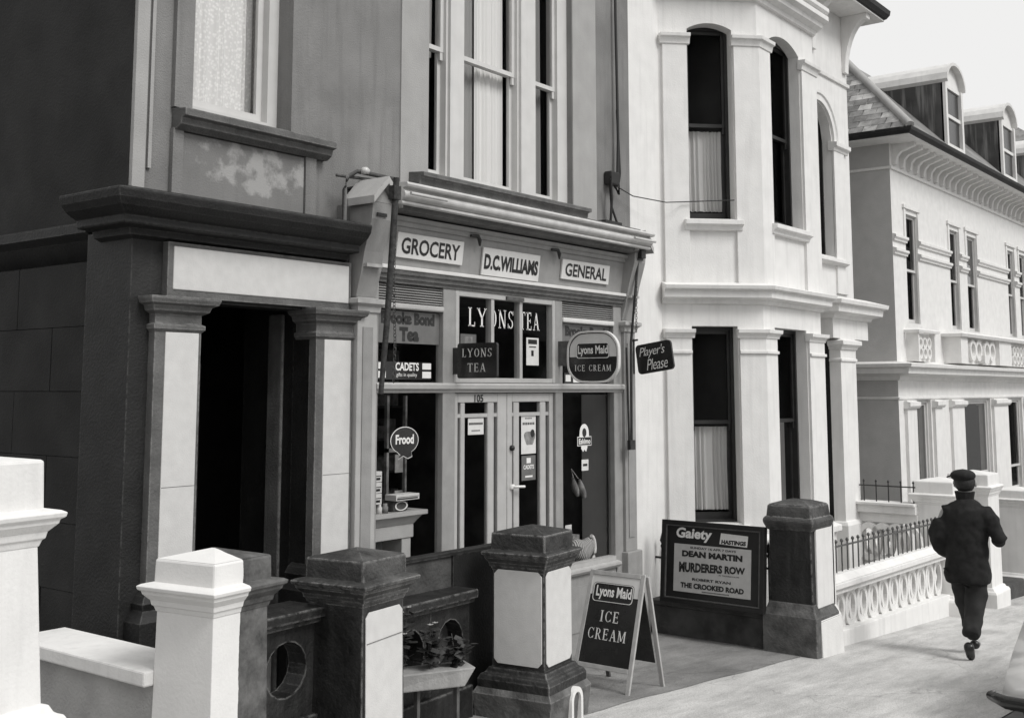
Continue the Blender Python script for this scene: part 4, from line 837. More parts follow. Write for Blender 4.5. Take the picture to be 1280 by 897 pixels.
# main eaves with curved brackets, deep overhang
bsweep([(13.78, 0), (16.15, 0), (16.15, 2)], [(-.02, 6.60), (.03, 6.61), (.035, 6.66), (-.02, 6.67)], 'frieze_bead')
mb = MB(); mb.box(10.0, 16.58, -.45, 2.5, 7.66, 7.72); mb.build('eave_soffit', 'white', WH)
bsweep([(10.0, -.43), (16.56, -.43), (16.56, 3)], [(-.02, 7.66), (.05, 7.70), (.09, 7.76), (.10, 7.83), (-.02, 7.85)], 'eave_gutter', 'soot_trim')
mb = MB(); mb.add([(10, -.52, 7.80), (16.66, -.52, 7.80), (16.66, 3, 7.8), (14.5, 2.2, 9.9), (10, 2.2, 9.9)], [(0, 1, 3, 4), (1, 2, 3)]); mb.build('roof', 'slate', WH)
def curved_bracket(x0, x1, h, d_, z, y=0, axis='y'):
    pts = [(0, z), (-d_, z), (-d_, z - .08)] + [(-d_ + (d_ - .05) * math.sin(R(a)), z - .08 - (h - .08) * (1 - math.cos(R(a)))) for a in range(10, 91, 10)] + [(0, z - h)]
    b = MB()
    if axis == 'y': b.prism([(x0, y + a, c) for a, c in pts], [(x1, y + a, c) for a, c in pts])
    else: b.prism([(y - a, x0, c) for a, c in pts], [(y - a, x1, c) for a, c in pts])
    b.build('eave_bracket', 'white', WH, bevel=.006)
for x in (13.6, 14.8): curved_bracket(x, x + .14, .75, .40, 7.66)
curved_bracket(15.98, 16.12, .85, .40, 7.66); curved_bracket(.05, .19, .85, .36, 7.66, 16.15, 'x')
mb = MB(); mb.box(16.10, 16.9, 3.2, 3.6, 6.2, 8.0); mb.box(16.0, 17.3, 3.0, 3.8, 8.0, 8.2); mb.build('rear_eave', 'stonegrey', WH)
# entrance porch
mb = MB(); mb.box(13.80, 15.0, -.62, .0, 2.80, 3.10); mb.box(14.02, 14.52, -.62, -.47, -.1, 2.80); mb.build('porch', 'white', WH)
bsweep([(13.78, 0), (13.78, -.62), (15.02, -.62), (15.02, 0)], [(-.02, 3.04), (.03, 3.05), (.05, 3.09), (.15, 3.12), (.16, 3.20), (.21, 3.22), (.22, 3.27), (-.02, 3.34)], 'porch_cornice')
bsweep([(14.02, -.47), (14.02, -.62), (14.52, -.62), (14.52, -.47)], [(-.02, 2.66), (.02, 2.66), (.03, 2.69), (.07, 2.72), (.07, 2.77), (-.02, 2.80)], 'capital')
bsweep([(14.02, -.47), (14.02, -.62), (14.52, -.62), (14.52, -.47)], [(-.001, 2.50), (.02, 2.51), (.02, 2.54), (-.001, 2.55)], 'neck_ring')
bsweep([(14.02, -.47), (14.02, -.62), (14.52, -.62), (14.52, -.47)], [(-.02, -.2), (.05, -.2), (.05, .46), (.03, .5), (-.02, .52)], 'base')
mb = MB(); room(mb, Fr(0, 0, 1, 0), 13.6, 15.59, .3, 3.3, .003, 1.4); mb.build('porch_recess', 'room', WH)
mb = MB()
for k in range(4): mb.box(14.62, 15.55, -.45 - .28 * k, -.17 - .28 * k, -.7, .28 - .17 * k)
mb.box(13.8, 15.55, -.17, .6, -.7, .30); mb.build('steps', 'cream', WH)

# ================================================================= FAR HOUSE
FH = thing('far_house', (22, 0, -.8), 'pale stuccoed villa with a slate roof and two round-topped dormers beyond the bay house', 'house')
XF = 17.88; FF = Fr(XF, 0, 1, 0); LF = 14.0
ups = [(.62, 1.20), (2.93, 3.48), (3.96, 4.60), (6.78, 7.3), (7.7, 8.25), (10.4, 11.0), (11.4, 12.0)]
mb = MB(); ops = [(a, b, 3.22, 5.02, 0) for a, b in ups] + [(.80, 1.55, .1, 1.98, 0), (3.35, 5.08, .1, 1.98, 0), (6.25, 7.4, .1, 1.98, 0), (9, 10.4, .1, 1.98, 0)]
wall(mb, FF, LF, -1.5, 6.2, ops, .13); mb.build('wall', 'cream', FH)
mb = MB(); wall(mb, Fr(XF, 9, 0, -1), 9, -1.5, 6.2, [], .13); mb.box(XF + .2, XF + LF, 8.9, 9, -1.5, 6.1); mb.box(XF + LF - .1, XF + LF, .14, 8.9, -1.5, 6.1); mb.build('side_wall', 'farrender', FH)
for a, b in ups:
    window(FH, FF, a, b, 3.22, 5.02, -.02, 4.1, fm='winwhite', fw=.012, stile=.022, horn=False)
    p = MB(); FF.box(p, a - .09, a - .005, -.01, .02, 4.6, 5.10); FF.box(p, b + .005, b + .09, -.01, .02, 4.6, 5.10); FF.box(p, a - .12, b + .12, -.01, .035, 5.10, 5.16); p.build('window_surround', 'white', FH)
for a, b in ((.80, 1.55), (3.35, 5.08), (6.25, 7.4), (9, 10.4)): window(FH, FF, a, b, .1, 1.98, -.05, .62, fw=.05, stile=.04, horn=False)
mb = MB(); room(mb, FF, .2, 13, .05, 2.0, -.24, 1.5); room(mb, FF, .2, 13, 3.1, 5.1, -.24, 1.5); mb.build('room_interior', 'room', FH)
segs = [(.0, .62), (1.20, 2.93), (3.48, 3.96), (4.60, 6.78), (7.3, 7.7), (8.25, 10.4)]
for a, b in segs:
    for z in (4.30, 4.52):
        q = MB(); pa = [FF.xy(a + .004), FF.xy(b - .004)]; q.sweep(pa, [(.001, z), (.03, z), (.035, z + .03), (.06, z + .05), (.06, z + .09), (.001, z + .11)]); q.build('impost_band', 'white', FH)
def fsweep(path, prof, name, m='white'): q = MB(); q.sweep(path, prof); return q.build(name, m, FH)
cnr = [(XF, 6), (XF, 0), (XF + LF, 0)]
fsweep(cnr, [(-.05, 5.66), (.03, 5.67), (.04, 5.71), (-.05, 5.73)], 'frieze_bead')
fsweep(cnr, [(-.05, 2.28), (.04, 2.30), (.06, 2.36), (.26, 2.40), (.27, 2.48), (.33, 2.50), (.34, 2.55), (-.05, 2.60)], 'string_course', 'cream')
fsweep(cnr, [(-.05, 1.98), (.02, 2.0), (.02, 2.03), (-.05, 2.05)], 'bead')
for a, b in ((.25, .70), (1.62, 2.0), (2.55, 3.25), (5.15, 6.15), (7.5, 8.9)):
    q = MB(); FF.box(q, a, b, -.01, .05, -1.2, 1.98); pl = q.build('pilaster', 'white', FH)
    q = MB(); q.sweep([FF.xy(a - .03), FF.xy(b + .03)], [(-.02, 1.84), (.08, 1.85), (.11, 1.89), (.11, 1.95), (-.02, 1.97)]); q.build('capital', 'white', pl)
# eave brackets, one by one
bm_ = MB(); pts = [(0, 6.08), (-.36, 6.08), (-.36, 6.02), (-.26, 5.99), (-.14, 5.95), (-.08, 5.88), (-.055, 5.76), (0, 5.74)]
bm_.prism([(0, a, c - 5.7) for a, c in pts], [(.09, a, c - 5.7) for a, c in pts]); bme = bm_.mesh('bracket', 'cream')
for i in range(40): link('bracket', bme, FH, Vector((XF + .12 + i * .345, 0, 5.7)) - rootloc(FH))
mb = MB(); mb.box(XF - .48, XF + LF + .4, -.48, 9, 6.08, 6.14); mb.build('eave_soffit', 'white', FH)
mb = MB(); mb.sweep([(XF - .46, 9), (XF - .46, -.46), (XF + LF, -.46)], [(-.02, 6.09), (.04, 6.10), (.08, 6.15), (.09, 6.20), (.02, 6.21), (-.02, 6.19)]); mb.build('gutter', 'soot_trim', FH)
# balcony parapet
mb = MB(); yb = -.22
mb.box(XF + 2.35, XF + 2.75, yb - .08, 0, 2.6, 3.06); mb.box(XF + 4.75, XF + 5.6, yb - .08, 0, 2.6, 3.06); mb.box(XF + 2.75, XF + 4.75, yb, yb + .05, 2.6, 3.06); mb.box(XF + 5.6, XF + 8.6, yb, yb + .05, 2.6, 3.06)
mb.sweep([(XF + 2.3, 0), (XF + 2.3, yb - .08), (XF + 8.8, yb - .08)], [(-.12, 3.06), (.05, 3.06), (.07, 3.11), (.02, 3.14), (-.12, 3.14)]); mb.box(XF + .45, XF + .5, -.2, 0, 2.6, 3.06); mb.box(XF + 1.25, XF + 1.3, -.2, 0, 2.6, 3.06); mb.box(XF + .5, XF + 1.25, -.12, -.08, 2.6, 3.06)
mb.sweep([(XF + .40, 0), (XF + .40, -.2), (XF + 1.36, -.2), (XF + 1.36, 0)], [(-.02, 3.06), (.04, 3.06), (.05, 3.10), (-.02, 3.13)]); mb.build('balcony_parapet', 'cream', FH)
def ring(r, t_, th, n_=18, sx=1, sz=1):
    b = MB(); A = []
    for o0, rr_ in ((0, r), (-th, r), (-th, r - t_), (0, r - t_)): A += [(rr_ * math.cos(2 * math.pi * i / n_) * sx, o0, rr_ * math.sin(2 * math.pi * i / n_) * sz) for i in range(n_)]
    return b.add(A, [(k * n_ + i, k * n_ + (i + 1) % n_, ((k + 1) % 4) * n_ + (i + 1) % n_, ((k + 1) % 4) * n_ + i) for k in range(4) for i in range(n_)])
r1 = ring(.19, .06, .06).mesh('carved_ring', 'white'); r2 = ring(.10, .035, .05).mesh('carved_ring', 'white')
for x in (3.15, 3.50, 4.02, 4.36): link('carved_ring', r1, FH, Vector((XF + x, yb, 2.84)) - rootloc(FH))
mb = MB(); mb.box(XF + 3.62, XF + 3.9, yb - .12, yb, 2.62, 2.76); mb.build('carved_boss', 'white', FH)
for x in (.66, .87, 1.08, 5.95, 6.2, 6.45, 6.7): link('carved_ring', r2, FH, Vector((XF + x, -.12 if x < 2 else yb, 2.90)) - rootloc(FH)); link('carved_ring', r2, FH, Vector((XF + x, -.12 if x < 2 else yb, 2.74)) - rootloc(FH))
# roof: hip with slates
ze = 6.17; pit = math.tan(R(46)); x0r, y0r = XF - .52, -.52
mb = MB(); H_ = 1.9; r_ = H_ / pit
mb.add([(x0r, y0r, ze), (XF + LF + .5, y0r, ze), (XF + LF + .5, y0r + r_, ze + H_), (x0r + r_, y0r + r_, ze + H_), (x0r, 9, ze), (x0r + r_, 9, ze + H_), (XF + LF + .5, 9, ze + H_)], [(0, 1, 2, 3), (0, 3, 5, 4), (3, 2, 6, 5)]); rf = mb.build('roof', 'slate', FH)
sl = MB(); sl.prism([(-.108, -.012, 0), (.108, -.012, 0), (.108, .22, 0), (-.108, .22, 0)], [(-.106, -.01, .014), (.106, -.01, .014), (.106, .22, .008), (-.106, .22, .008)])
slm = [sl.mesh('slate', mat('roof_slate_%d' % i, v, .35, 9, .6, .3, blotch=.5, blotch_v=v * 1.8)) for i, v in enumerate((.15, .20, .26, .36))]
cs, sn = math.cos(R(46)), math.sin(R(46)); cnt = 0
for r_i in range(16):                                              # left hip slope, faces -X
    run = r_i * .165
    for c_i in range(17):
        y = y0r + .2 + c_i * .225 + (.112 if r_i % 2 else 0)
        if y - y0r < run * cs + .10: continue
        if cnt > 240: break
        o = link('slate', slm[random.choice((0, 0, 1, 1, 2, 3))], rf, Vector((x0r + run * cs - .01, y, ze + run * sn + .02)) - rootloc(FH), (0, 0, 0))
        # local y runs up the slope (+X), local x along the course (-Y)
        o.rotation_euler = Matrix(((0, cs, -sn), (-1, 0, 0), (0, sn, cs))).transposed().inverted().to_euler() if False else Matrix(((0, cs, -sn), (-1, 0, 0), (0, sn, cs))).to_euler()
        o.rotation_euler.rotate_axis('Z', R(random.uniform(-3, 3))); cnt += 1
mb = MB(); mb.tube([(x0r, y0r, ze + .04), (x0r + 4, y0r + 4, ze + .06 + 4 * pit)], .07, 8); mb.build('hip_tile', 'render_pale', rf)
def dormer(x, w_, lab_i):
    y0, yb_, z0, zt = -.34, 2.2, 6.28, 7.44; r_ = w_ / 2; xc = x + r_
    d = MB(); N = 10
    arcp = [(xc + r_ * math.cos(math.pi * i / N), zt + r_ * .75 * math.sin(math.pi * i / N)) for i in range(N + 1)]
    dm = MB(); dm.box(x, x + .04, y0 + .02, yb_, z0, zt); dm.box(x + w_ - .04, x + w_, y0 + .02, yb_, z0, zt); D = dm.build('dormer', 'lead', rf)
    ap = [(a, b) for a, b in arcp]; ou = [(xc + (a - xc) * 1.10, b + .05) for a, b in arcp]
    q = MB(); poly = ap + list(reversed(ou)); n_ = len(poly)
    for i in range(N): q.prism([(ap[i][0], y0 - .08, ap[i][1]), (ap[i + 1][0], y0 - .08, ap[i + 1][1]), (ou[i + 1][0], y0 - .08, ou[i + 1][1]), (ou[i][0], y0 - .08, ou[i][1])],
        [(ap[i][0], yb_, ap[i][1]), (ap[i + 1][0], yb_, ap[i + 1][1]), (ou[i + 1][0], yb_, ou[i + 1][1]), (ou[i][0], yb_, ou[i][1])])
    q.build('dormer_roof', 'leadpale', rf)
    q = MB(); q.add([(a, y0 + .03, b) for a, b in arcp], [tuple(range(N + 1))]); q.box(x, x + .10, y0 - .03, y0 + .05, z0, zt); q.box(x + w_ - .10, x + w_, y0 - .03, y0 + .05, z0, zt); q.box(x + .10, x + w_ - .10, y0 - .03, y0 + .05, z0, z0 + .1); q.box(x + .10, x + w_ - .10, y0, y0 + .05, 6.86, 6.92); q.box(x + .1, x + w_ - .1, y0, y0 + .05, zt - .06, zt); q.build('dormer_window', 'white', rf)
    q = MB(); q.add([(x + .1, y0 + .03, z0 + .1), (x + w_ - .1, y0 + .03, z0 + .1), (x + w_ - .1, y0 + .03, zt), (x + .1, y0 + .03, zt)], [(0, 1, 2, 3)]); q.build('pane', 'enamel', rf)
dormer(19.75, 1.0, 0); dormer(23.3, 1.0, 1); dormer(27.2, 1.0, 2)
mb = MB(); mb.box(XF + .9, XF + 1.5, 3.2, 3.9, 8.0, 9.9); mb.box(XF + .85, XF + 1.55, 3.15, 3.95, 9.9, 10.0); mb.build('chimney', 'stonegrey', rf)
DH = thing('distant_house', (40, 2, -2), 'pale distant house with a pyramid roof showing at the right end of the far villa', 'house')
mb = MB(); mb.box(36, 44, -.5, 8, -3, 7.6); mb.build('wall', 'farrender', DH)
mb = MB(); mb.add([(35.6, -.9, 7.6), (44.4, -.9, 7.6), (44.4, 8.4, 7.6), (35.6, 8.4, 7.6), (40, 3.7, 11.2)], [(0, 1, 4), (1, 2, 4), (2, 3, 4), (3, 0, 4)]); mb.build('roof', 'slate', DH)
for i in range(3):
    p = MB(); p.box(36.8 + i * 2.3, 37.7 + i * 2.3, -.55, -.5, 4.5, 6.4); p.build('window', 'winblack', DH)

# ================================================================= GATE PIERS AND FRONT WALLS
def sq(a): return [(-a, a), (-a, -a), (a, -a), (a, a)]
def pier(x, y, rz, a, zt, z0, zb, lab, m='white', flare=True, lip=.07, blk=.17, taper=.0, group=None, capm=None):
    """square gate pier in its own axes. zt = top of the moulded lip, z0 = foot, zb = top of base"""
    t = thing('gate_pier', (x, y, z0), lab, 'gate pier', group, rz); capm = capm or m
    Z = lambda z: z - z0
    p = MB(); p.prism([(u * (1 + taper), v * (1 + taper), Z(zb)) for u, v in sq(a)], [(u, v, Z(zt) - .10) for u, v in sq(a)]); p.build('shaft', m, t, local=True, bevel=.004)
    p = MB(); l = a + lip
    p.sweep(sq(a), [(-.02, Z(zt) - .135), (.004, Z(zt) - .13), (.012, Z(zt) - .105), (.02, Z(zt) - .10), (.025, Z(zt) - .075), (lip * .75, Z(zt) - .045), (lip * .8, Z(zt) - .03), (lip, Z(zt) - .022), (lip + .004, Z(zt) - .005), (lip - .012, Z(zt) + .004), (-.02, Z(zt) + .02)], closed=True)
    p.build('cap_moulding', capm, t, local=True, bevel=.003)
    p = MB(); b = a + .015; p.prism([(u, v, Z(zt)) for u, v in sq(b)], [(u * .985, v * .985, Z(zt) + blk - .045) for u, v in sq(b)]); k = len(p.v)
    p.add([(u * .95, v * .95, Z(zt) + blk - .045) for u, v in sq(b)] + [(0, 0, Z(zt) + blk)], [(0, 1, 4), (1, 2, 4), (2, 3, 4), (3, 0, 4)]); p.build('cap_block', capm, t, local=True, bevel=.012)
    if flare:
        p = MB(); p.sweep(sq(a * (1 + taper)), [(-.02, 0), (.075, 0), (.075, Z(zb) - .07), (.06, Z(zb) - .04), (.035, Z(zb) - .03), (.02, Z(zb)), (-.02, Z(zb) + .01)], closed=True); p.build('base', m, t, local=True, bevel=.006)
    return t
def chamfer_panel(t, side, w, z0, z1, dist, m='panelpaint', c=.03, off=0, taper=0):
    """painted panel with clipped corners on one face: side 'f' faces -y, 'l' faces -x"""
    p = MB(); o = [(-w / 2 + c, z0), (w / 2 - c, z0), (w / 2, z0 + c), (w / 2, z1 - c), (w / 2 - c, z1), (-w / 2 + c, z1), (-w / 2, z1 - c), (-w / 2, z0 + c)]
    def P3(u, z, d): return (u + off, -d, z) if side == 'f' else (-d, -u + off, z)
    p.prism([P3(u, z, dist + (.0 if not taper else (z1 - z) * taper)) for u, z in o], [P3(u, z, dist + .008 + (0 if not taper else (z1 - z) * taper)) for u, z in o]); return p.build('painted_panel', m, t, local=True, bevel=.002)
RZ = R(8)
# half white, half soot-dark pier: the paint stops in a line down the front face
def halfmat(name, edge, axis_obj):
    m = bpy.data.materials.new(name); m.use_nodes = True; n = m.node_tree; P = n.nodes['Principled BSDF']; tc = n.nodes.new('ShaderNodeTexCoord'); sp = n.nodes.new('ShaderNodeSeparateXYZ'); n.links.new(tc.outputs['Object'], sp.inputs[0])
    nz = n.nodes.new('ShaderNodeTexNoise'); nz.inputs['Scale'].default_value = 9; nz.inputs['Detail'].default_value = 6; n.links.new(tc.outputs['Object'], nz.inputs[0])
    a = n.nodes.new('ShaderNodeMath'); a.operation = 'MULTIPLY_ADD'; a.inputs[1].default_value = .03; n.links.new(nz.outputs[0], a.inputs[0]); n.links.new(sp.outputs['X'], a.inputs[2])
    g_ = n.nodes.new('ShaderNodeMath'); g_.operation = 'GREATER_THAN'; g_.inputs[1].default_value = edge + .015; n.links.new(a.outputs[0], g_.inputs[0])
    r1_ = n.nodes.new('ShaderNodeValToRGB'); r1_.color_ramp.elements[0].color = grey(.64); r1_.color_ramp.elements[1].color = grey(.74); n.links.new(nz.outputs[0], r1_.inputs[0])
    n2 = n.nodes.new('ShaderNodeTexNoise'); n2.inputs['Scale'].default_value = 6; n2.inputs['Detail'].default_value = 10; n2.inputs['Roughness'].default_value = .7; n.links.new(tc.outputs['Object'], n2.inputs[0])
    r2_ = n.nodes.new('ShaderNodeValToRGB'); r2_.color_ramp.elements[0].position = .35; r2_.color_ramp.elements[0].color = grey(.02); r2_.color_ramp.elements[1].position = .75; r2_.color_ramp.elements[1].color = grey(.17); n.links.new(n2.outputs[0], r2_.inputs[0])
    mx = n.nodes.new('ShaderNodeMix'); mx.data_type = 'RGBA'; n.links.new(g_.outputs[0], mx.inputs[0]); n.links.new(r1_.outputs[0], mx.inputs[6]); n.links.new(r2_.outputs[0], mx.inputs[7]); n.links.new(mx.outputs[2], P.inputs['Base Color']); P.inputs['Roughness'].default_value = .75
    f = n.nodes.new('ShaderNodeTexNoise'); f.inputs['Scale'].default_value = 60; n.links.new(tc.outputs['Object'], f.inputs[0]); bp = n.nodes.new('ShaderNodeBump'); bp.inputs['Strength'].default_value = .08; bp.inputs['Distance'].default_value = .02; n.links.new(f.outputs[0], bp.inputs['Height']); n.links.new(bp.outputs[0], P.inputs['Normal']); return m
M['half'] = halfmat('party_line_paint', -.01, None)
def place(corner, a, rz):
    """centre of a pier whose near corner (-x,-y) of half width a stands at corner"""
    v = Vector((a, a)); v.rotate(Matrix.Rotation(rz, 2)); return corner[0] + v.x, corner[1] + v.y
PX = dict(big=((2.66, -2.20), 0), )
x, y = place((3.50, -1.70), .25, RZ); pier(x, y, RZ, .19, 1.19, .1, .10, 'gate pier painted white on its left half and soot black on its right half', 'half', flare=False, taper=.06)
x, y = place((4.58, -1.62), .25, RZ); t = pier(x, y, RZ, .195, 1.07, .05, .08, 'soot black gate pier with one white painted panel, second from the left', 'grime', flare=False, taper=.05, capm='capdark')
chamfer_panel(t, 'f', .35, .03, .86, .1975, taper=.013)
mb = MB(); mb.prism([(-.17, -.2115, .69), (.17, -.2115, .70), (.17, -.2, .70), (-.17, -.2, .69)], [(-.17, -.2115, .693), (.17, -.2115, .703), (.17, -.2, .703), (-.17, -.2, .693)]); mb.build('hairline_joint', 'stonegrey', t, local=True)
x, y = place((6.24, -1.66), .26, RZ); t = pier(x, y, RZ, .198, 1.05, -.1, .28, 'soot black gate pier with two white painted panels and a horseshoe on its base', 'grime', taper=.02, lip=.06, capm='capdark')
chamfer_panel(t, 'f', .37, .41, 1.03, .200, taper=.004); chamfer_panel(t, 'l', .37, .41, 1.03, .200, 'panelpaint', taper=.004)
mb = MB(); mb.sweep(sq(.25), [(-.01, .0), (.03, 0), (.05, .22), (.02, .27), (-.01, .28)], closed=True); mb.build('lower_plinth', 'mossy', t, local=True)
mb = MB(); N = 14; yy = -.285; cx = .06
A = []
for r_o, y_ in ((.085, -.27), (.085, -.315), (.055, -.315), (.055, -.27)): A += [(cx + r_o, y_, -.1)] + [(cx + r_o * math.cos(math.pi * i / N), y_, .16 + r_o * 1.1 * math.sin(math.pi * i / N)) for i in range(N + 1)] + [(cx - r_o, y_, -.1)]
n_ = N + 3; mb.add(A, [(k * n_ + i, k * n_ + i + 1, (k + 1) % 4 * n_ + i + 1, (k + 1) % 4 * n_ + i) for k in range(4) for i in range(n_ - 1)]); mb.build('niche_arch', 'cream', t, local=True)
# big white pier cut by the left edge
x, y = 1.985, -1.80; t = pier(x, y, RZ, .34, 1.69, .2, .98, 'large white gate pier with a moulded cap at the left edge of the picture', 'white', lip=.07, blk=.24, taper=.08)
# dark boundary pier and its white half
t = thing('gate_pier', (10.47, -1.56, -.35), 'soot black gate pier beside the cinema poster board, its street face painted white', 'gate pier')
a = .21
mb = MB(); mb.prism([(u * 1.05, v * 1.05, .5) for u, v in sq(a)], [(u, v, 1.22) for u, v in sq(a)]); mb.build('shaft', 'grime', t, local=True, bevel=.01)
mb = MB(); mb.sweep(sq(a), [(-.02, 1.17), (.02, 1.18), (.03, 1.21), (.04, 1.23), (.05, 1.27), (.03, 1.30), (-.02, 1.31)], closed=True); mb.prism([(u * 1.1, v * 1.1, 1.29) for u, v in sq(a)], [(u * 1.04, v * 1.04, 1.41) for u, v in sq(a)]); mb.prism([(u * 1.04, v * 1.04, 1.411) for u, v in sq(a)], [(u * .45, v * .45, 1.45) for u, v in sq(a)]); mb.build('cap', 'capdark', t, local=True, bevel=.015)
mb = MB(); mb.sweep(sq(a * 1.05), [(-.02, 0), (.05, 0), (.05, .40), (.02, .46), (-.0, .52), (-.02, .52)], closed=True); mb.build('base', 'mossy', t, local=True, bevel=.01)
mb = MB(); mb.box(-.14, .27, -.235, -.213, .42, 1.24); mb.box(.232, .30, -.235, .22, .42, 1.26); mb.prism([(-.17, -.285, 0), (.34, -.285, 0), (.34, .22, 0), (-.17, .22, 0)], [(-.17, -.275, .36), (.32, -.275, .36), (.32, .2, .36), (-.17, .2, .36)]); mb.prism([(-.17, -.275, .361), (.32, -.275, .361), (.32, .2, .361), (-.17, .2, .361)], [(-.14, -.24, .46), (.28, -.24, .46), (.28, .2, .46), (-.14, .2, .46)]); mb.build('white_face', 'white', t, local=True, bevel=.006)
# white gate piers beyond the balustrade
pier(14.75, -1.55, 0, .235, .86, -.7, -.35, 'white gate pier left of the walking man\'s cap', 'white', lip=.06, blk=.2, group='white gate piers along the pavement')
pier(16.05, -1.60, 0, .25, .88, -.8, -.42, 'white gate pier right behind the walking man\'s shoulder', 'white', lip=.06, blk=.2, group='white gate piers along the pavement')
pier(18.1, -1.60, 0, .25, .56, -.9, -.5, 'white gate pier at the right edge of the picture', 'white', lip=.06, blk=.17, group='white gate piers along the pavement')
t = thing('garden_wall', (20, -1.6, -1), 'low white garden wall running from the right edge gate pier', 'wall')
mb = MB(); mb.box(18.36, 26, -1.72, -1.5, -1.6, .1); mb.build('wall', 'white', t); mb = MB(); mb.box(18.36, 26, -1.76, -1.46, .1, .2); mb.build('coping', 'white', t)
t = thing('doorstep', (16.7, -1.6, -.8), 'dark stone doorstep between the white gate piers at the right', 'step')
mb = MB(); mb.box(16.38, 17.8, -1.75, -1.35, -.95, -.55); mb.build('tread', 'stainwall', t, bevel=.02)
t = thing('gate_step', (15.4, -1.6, -.8), 'dark stone gate step behind the walking man\'s legs', 'step')
mb = MB(); mb.box(15.05, 15.76, -1.72, -1.3, -.9, -.5); mb.build('tread', 'stainwall', t, bevel=.02)
# white coping wall between the two left piers
t = thing('boundary_wall', (3.6, -1.0, .1), 'cracked cement wall with a white coping between the two leftmost gate piers', 'wall')
mb = MB(); mb.box(3.50, 3.74, -1.25, .05, -.1, .70); mb.build('wall', 'cement', t)
mb = MB(); mb.box(3.44, 3.80, -1.25, .05, .70, .775); mb.build('coping', 'white', t, bevel=.01)

def pierced_wall(t, A, B, z0, z1, th, m, hm, nr, rr_, zc):
    """balustrade made of overlapping stone rings between a foot rail and a coping"""
    d_ = Vector((B[0] - A[0], B[1] - A[1])); L_ = d_.length; fr = Fr(A[0], A[1], d_.x, d_.y)
    return fr, L_
# dark pierced wall with a round hole, between the half-painted pier and the black one
def holewall(lab, A, B, z0, z1, nh, m='grime', zcope=.09, zfix=None):
    t = thing('pierced_wall', (A[0], A[1], z0), lab, 'wall'); fr = Fr(A[0], A[1], B[0] - A[0], B[1] - A[1]); L_ = math.hypot(B[0] - A[0], B[1] - A[1])
    mb = MB(); w_ = L_ / nh; zc = (z0 + z1) / 2 + .02; rx, rz_ = w_ * .33, (z1 - z0) * .30; N = 16; th = .14
    for k in range(nh):
        cu = w_ * (k + .5)
        for o_ in (0, -th):
            c = [fr.pt(cu + rx * math.cos(2 * math.pi * i / N), o_, zc + rz_ * math.sin(2 * math.pi * i / N)) for i in range(N)]
            sqp = []
            for i in range(N):
                t_ = 2 * math.pi * i / N; cx_, sz_ = math.cos(t_), math.sin(t_); s_ = 1 / max(abs(cx_), abs(sz_)); sqp.append(fr.pt(cu + cx_ * s_ * w_ / 2, o_, (z0 + z1) / 2 + sz_ * s_ * (z1 - z0) / 2))
            mb.add(c + sqp, [(i, (i + 1) % N, N + (i + 1) % N, N + i) for i in range(N)])
        c = [fr.pt(cu + rx * math.cos(2 * math.pi * i / N), o_, zc + rz_ * math.sin(2 * math.pi * i / N)) for o_ in (0, -th) for i in range(N)]
        mb.add(c, [(i, (i + 1) % N, N + (i + 1) % N, N + i) for i in range(N)])
    mb.build('pierced_panel', m, t)
    mb = MB(); fr.box(mb, 0, L_, -th - .05, .05, z1, z1 + .03); fr.box(mb, 0, L_, -th - .08, .08, z1 + .031, z1 + zcope); mb.build('coping', m, t, bevel=.01)
    mb = MB(); fr.box(mb, 0, L_, -th - .04, .04, z0 - .4, z0); mb.build('foot', m, t, bevel=.01); return t
holewall('dark pierced wall with an oval hole between the half white pier and the black pier', (3.66, -1.28), (4.60, -1.22), .34, .84, 2)
mb = MB(); mb.box(3.80, 4.5, -.95, -.80, .0, .62); t_ = thing('inner_step', (4.1, -.9, 0), 'pale stone step seen through the oval hole of the dark pierced wall', 'step'); mb.build('tread', 'shop_pale', t_)
holewall('dark pierced wall behind the flower trough, between the second and third gate piers', (4.85, -1.17), (6.1, -1.10), .18, .72, 3)
t = thing('timber_hoarding', (5.5, -.9, 0), 'dull grey boarding standing behind the flower trough in front of the shop door', 'boarding')
mb = MB(); mb.box(4.95, 6.66, -.98, -.94, -.1, 1.02); mb.build('board', 'stainwall', t); mb = MB(); mb.box(4.93, 6.68, -1.0, -.92, 1.02, 1.045); mb.box(6.05, 6.66, -.995, -.982, .1, 1.02); mb.build('rail', 'soot_trim', t)
